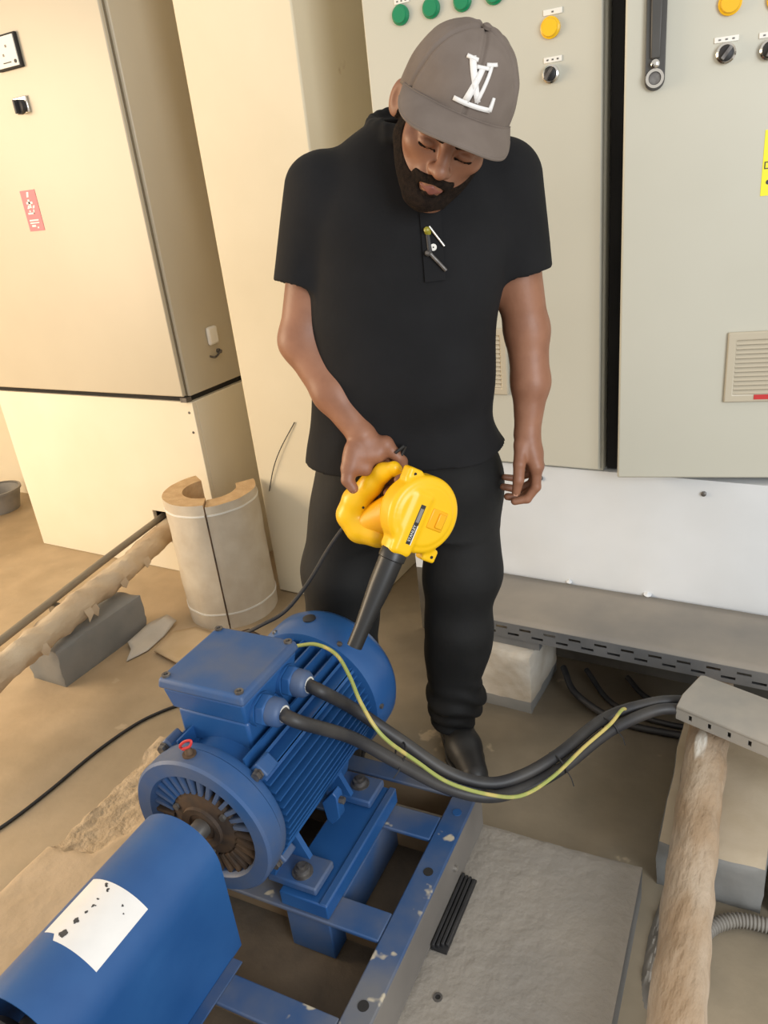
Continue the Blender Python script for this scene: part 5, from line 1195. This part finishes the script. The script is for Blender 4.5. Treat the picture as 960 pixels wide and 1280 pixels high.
# ---- shoes
for (x0, dx) in ((-0.014, 0.045), (-0.306, -0.045)):
    sd = SDF(); hl = A(x0, 0.045, 0.045); to = A(x0+dx, -0.165, 0.036)
    sd.cone(hl, A(x0+dx*0.5, -0.07, 0.045), 0.042, 0.046, 0.02); sd.cone(A(x0+dx*0.5, -0.07, 0.042), to, 0.046, 0.036, 0.02)
    sd.cone(A(x0, 0.02, 0.06), A(x0, 0.008, 0.115), 0.046, 0.048, 0.02)
    V, Q = nets(*sd.grid(A(x0-.14, -.24, 0.0), A(x0+.14, .12, .17), 0.0035, lambda D, X, Y, Z: np.maximum(D, 0.012-Z).astype(np.float32)))
    so = nets_obj('shoe', [(V, Q)], M_shoe, pe, 1)
    sd = SDF(); sd.cone(A(hl[0], hl[1], .006), A(x0+dx*0.5, -0.07, .006), 0.045, 0.049, 0.02); sd.cone(A(x0+dx*0.5, -0.07, .006), A(to[0], to[1], .006), 0.049, 0.039, 0.02)
    V, Q = nets(*sd.grid(A(x0-.14, -.25, -.002), A(x0+.14, .12, .03), 0.003, lambda D, X, Y, Z: np.maximum(np.maximum(D, 0.001-Z), Z-0.015).astype(np.float32)))
    nets_obj('sole', [(V, Q)], M_black, so, 0)

# ---- cap
CC = (0.0, -0.006, 0.010); CRx, CRy, CRz = 0.0945, 0.1130, 0.1180
def capp(az, el, e=0.0):
    ce = max(math.cos(el), 0)**0.84; se = math.copysign(abs(math.sin(el))**0.94, el)
    k = 1.0+0.035*math.cos(az)*max(0, math.sin(2*el))        # firmer front panels
    return H(CC[0]+(CRx+e)*math.sin(az)*ce*k, CC[1]+(CRy+e)*math.cos(az)*ce*k, CC[2]+(CRz+e)*se)
def rim_el(az): return math.radians(-2.0+13.0*(0.5+0.5*math.cos(az))-10.0*(0.5-0.5*math.cos(az)))
NA, NE = 216, 30; vs = []; fs = []
for j in range(NE):
    for i in range(NA):
        az = 2*math.pi*i/NA; e0 = rim_el(az); el = e0+(math.pi/2-0.02-e0)*j/(NE-1)
        sm = min(abs(((az+math.pi/6*0) % (math.pi/3))), abs(math.pi/3-(az % (math.pi/3))))
        g_ = -0.0030*math.exp(-(sm*0.095*math.cos(el)/0.0028)**2)+0.0010*math.exp(-((sm*0.095*math.cos(el)-0.006)/0.0028)**2)
        wr = 0.0016*mnoise.noise(V3((az*2.2, el*4, 3)))
        vs.append(TPM @ V3(capp(az, el, g_+wr)))
for j in range(NE-1):
    for i in range(NA):
        k = (i+1) % NA; fs.append((j*NA+i, j*NA+k, (j+1)*NA+k, (j+1)*NA+i))
fs.append(tuple((NE-1)*NA+i for i in range(NA)))
cb = MB().add(vs, fs).build('cap', M_cap, pe, smooth=None); cb['label'] = 'grey six panel baseball cap'
md = cb.modifiers.new('thickness', 'SOLIDIFY'); md.thickness = 0.0022; md.offset = -1
MB().lathe(TPM @ V3(capp(0, math.pi/2-0.02, 0.001)), TPM.to_3x3() @ V3(hu), [(0.008, -0.002), (0.008, 0.003), (0.004, 0.006)], 16).build('cap_button', M_cap, cb)
vs = []; fs = []; edge = []; NPH, NS = 40, 10; PH = math.radians(74)
for i in range(NPH+1):
    ph = -PH+2*PH*i/NPH; e0 = rim_el(ph); base_ = capp(ph, e0+0.03, 0.0005)
    ln = 0.068*max(0.0, 1-(abs(ph)/PH)**3.2)**0.55
    for j in range(NS+1):
        q = j/NS; sx_ = math.sin(ph)
        out_ = hf*(ln*q*math.cos(BRIM_DROP))+hx*(0.012*q*sx_)*(ln/0.068)-hu*(ln*q*math.sin(BRIM_DROP))-hu*(0.014*q*q*abs(sx_)**2*1.0)*(ln/0.068)
        vs.append(TPM @ V3(base_+out_*HS))
    edge.append(vs[-1])
for i in range(NPH):
    for j in range(NS): a = i*(NS+1)+j; fs.append((a, a+1, a+NS+2, a+NS+1))
br_ = MB().add(vs, fs).build('brim', M_cap, cb, smooth=None); md = br_.modifiers.new('thickness', 'SOLIDIFY'); md.thickness = 0.0035; md.offset = 0
MB().tube(edge[1:-1], 0.0024, 6).build('brim_piping', M_cap, cb)
MB().tube([TPM @ V3(capp(a, rim_el(a)+0.035, 0.0012)) for a in [-math.radians(72)+math.radians(144)*i/40 for i in range(41)]], 0.0018, 6).build('brim_seam', M_cap, cb)
# monogram on the front panels
def stroke(p, q, w0, w1=None, nseg=6):
    w1 = w0 if w1 is None else w1; p = A(*p); q = A(*q); d_ = nrm(q-p); n_ = A(-d_[1], d_[0]); vs_ = []; fs_ = []
    for i in range(nseg+1):
        f_ = i/nseg; c = p+(q-p)*f_; w_ = w0+(w1-w0)*f_
        for sg in (-1, 1):
            a_, b2 = c+n_*sg*w_/2
            for e in (0.0032, 0.0): vs_.append(TPM @ V3(capp(a_/(CRx*HS)+LOGO_AZ, LOGO_EL+b2/(CRz*HS), e)))
    for i in range(nseg):
        a = i*4; fs_ += [(a, a+2, a+6, a+4), (a+1, a+5, a+7, a+3), (a, a+4, a+5, a+1), (a+2, a+3, a+7, a+6)]
    return vs_, fs_+[(0, 1, 3, 2), (nseg*4, nseg*4+2, nseg*4+3, nseg*4+1)]
def lg(x, y):
    dx, dy = x-598.0, y-100.0; c, s_ = math.cos(math.radians(24)), math.sin(math.radians(24))
    return ((dx*c+dy*s_)/LOGO_PX, -(-dx*s_+dy*c)/LOGO_PX)
lo_ = MB(); PXW = 1.0/LOGO_PX
for (p, q, w0, w1) in (((589, 71), (594.5, 120), 9.5, 6), ((593, 120), (618.5, 85), 4.2, 4.6), ((580.5, 69.5), (597.5, 76), 4.2, 4.2), ((610, 83), (627.5, 87), 4.2, 4.2),
                      ((604, 85), (581, 117), 7.6, 7.6), ((595, 83), (613, 88), 4.0, 4.0), ((568, 113.5), (609, 131), 4.8, 5.0), ((608, 132), (615, 119.5), 5.0, 3.4)):
    lo_.add(*stroke(lg(*p), lg(*q), w0*PXW, w1*PXW))
lo_ = lo_.build('monogram', M_capw, cb, smooth=None); lo_['label'] = 'white interlocked letter monogram'

# ---- pens clipped in the polo placket
R3 = TPM.to_3x3()
pn = thing('pen', 'metal pen with olive cap clipped at the top of the placket', 'pen', TPM @ V3(onp(0.022, 1.39, 0.012)), PR)
MB().tube([TPM @ V3(onp(0.022, 1.400, 0.012)), TPM @ V3(onp(0.048, 1.362, 0.010))], 0.0022, 8).build('pen_clip', M_steel, pn)
MB().lathe(TPM @ V3(onp(0.018, 1.392, 0.012)), R3 @ V3((-0.2, -0.6, 0.6)), [(0.006, -0.006), (0.006, 0.006), (0.003, 0.009)], 12).build('pen_cap', mat('olive_plastic', (0.30, 0.27, 0.03), (0.30, 0.27, 0.03), rough=0.35), pn)
MB().tube([TPM @ V3(onp(0.018, 1.392, 0.008)), TPM @ V3(onp(0.020, 1.350, 0.006))], 0.0045, 10).build('pen_barrel', M_black, pn)
pn = thing('pen', 'slim grey pen hanging slanted below the white shirt button', 'pen', TPM @ V3(onp(0.035, 1.335, 0.012)), PR)
MB().tube([TPM @ V3(onp(0.020, 1.352, 0.013)), TPM @ V3(onp(0.048, 1.318, 0.011))], 0.0036, 10).build('pen_barrel', M_zinc, pn)
MB().lathe(TPM @ V3(onp(0.016, 1.353, 0.012)), R3 @ V3((-0.3, -0.8, 0.2)), [(0.0055, -0.004), (0.0055, 0.004), (0.003, 0.007)], 12).build('pen_top', M_zinc, pn)
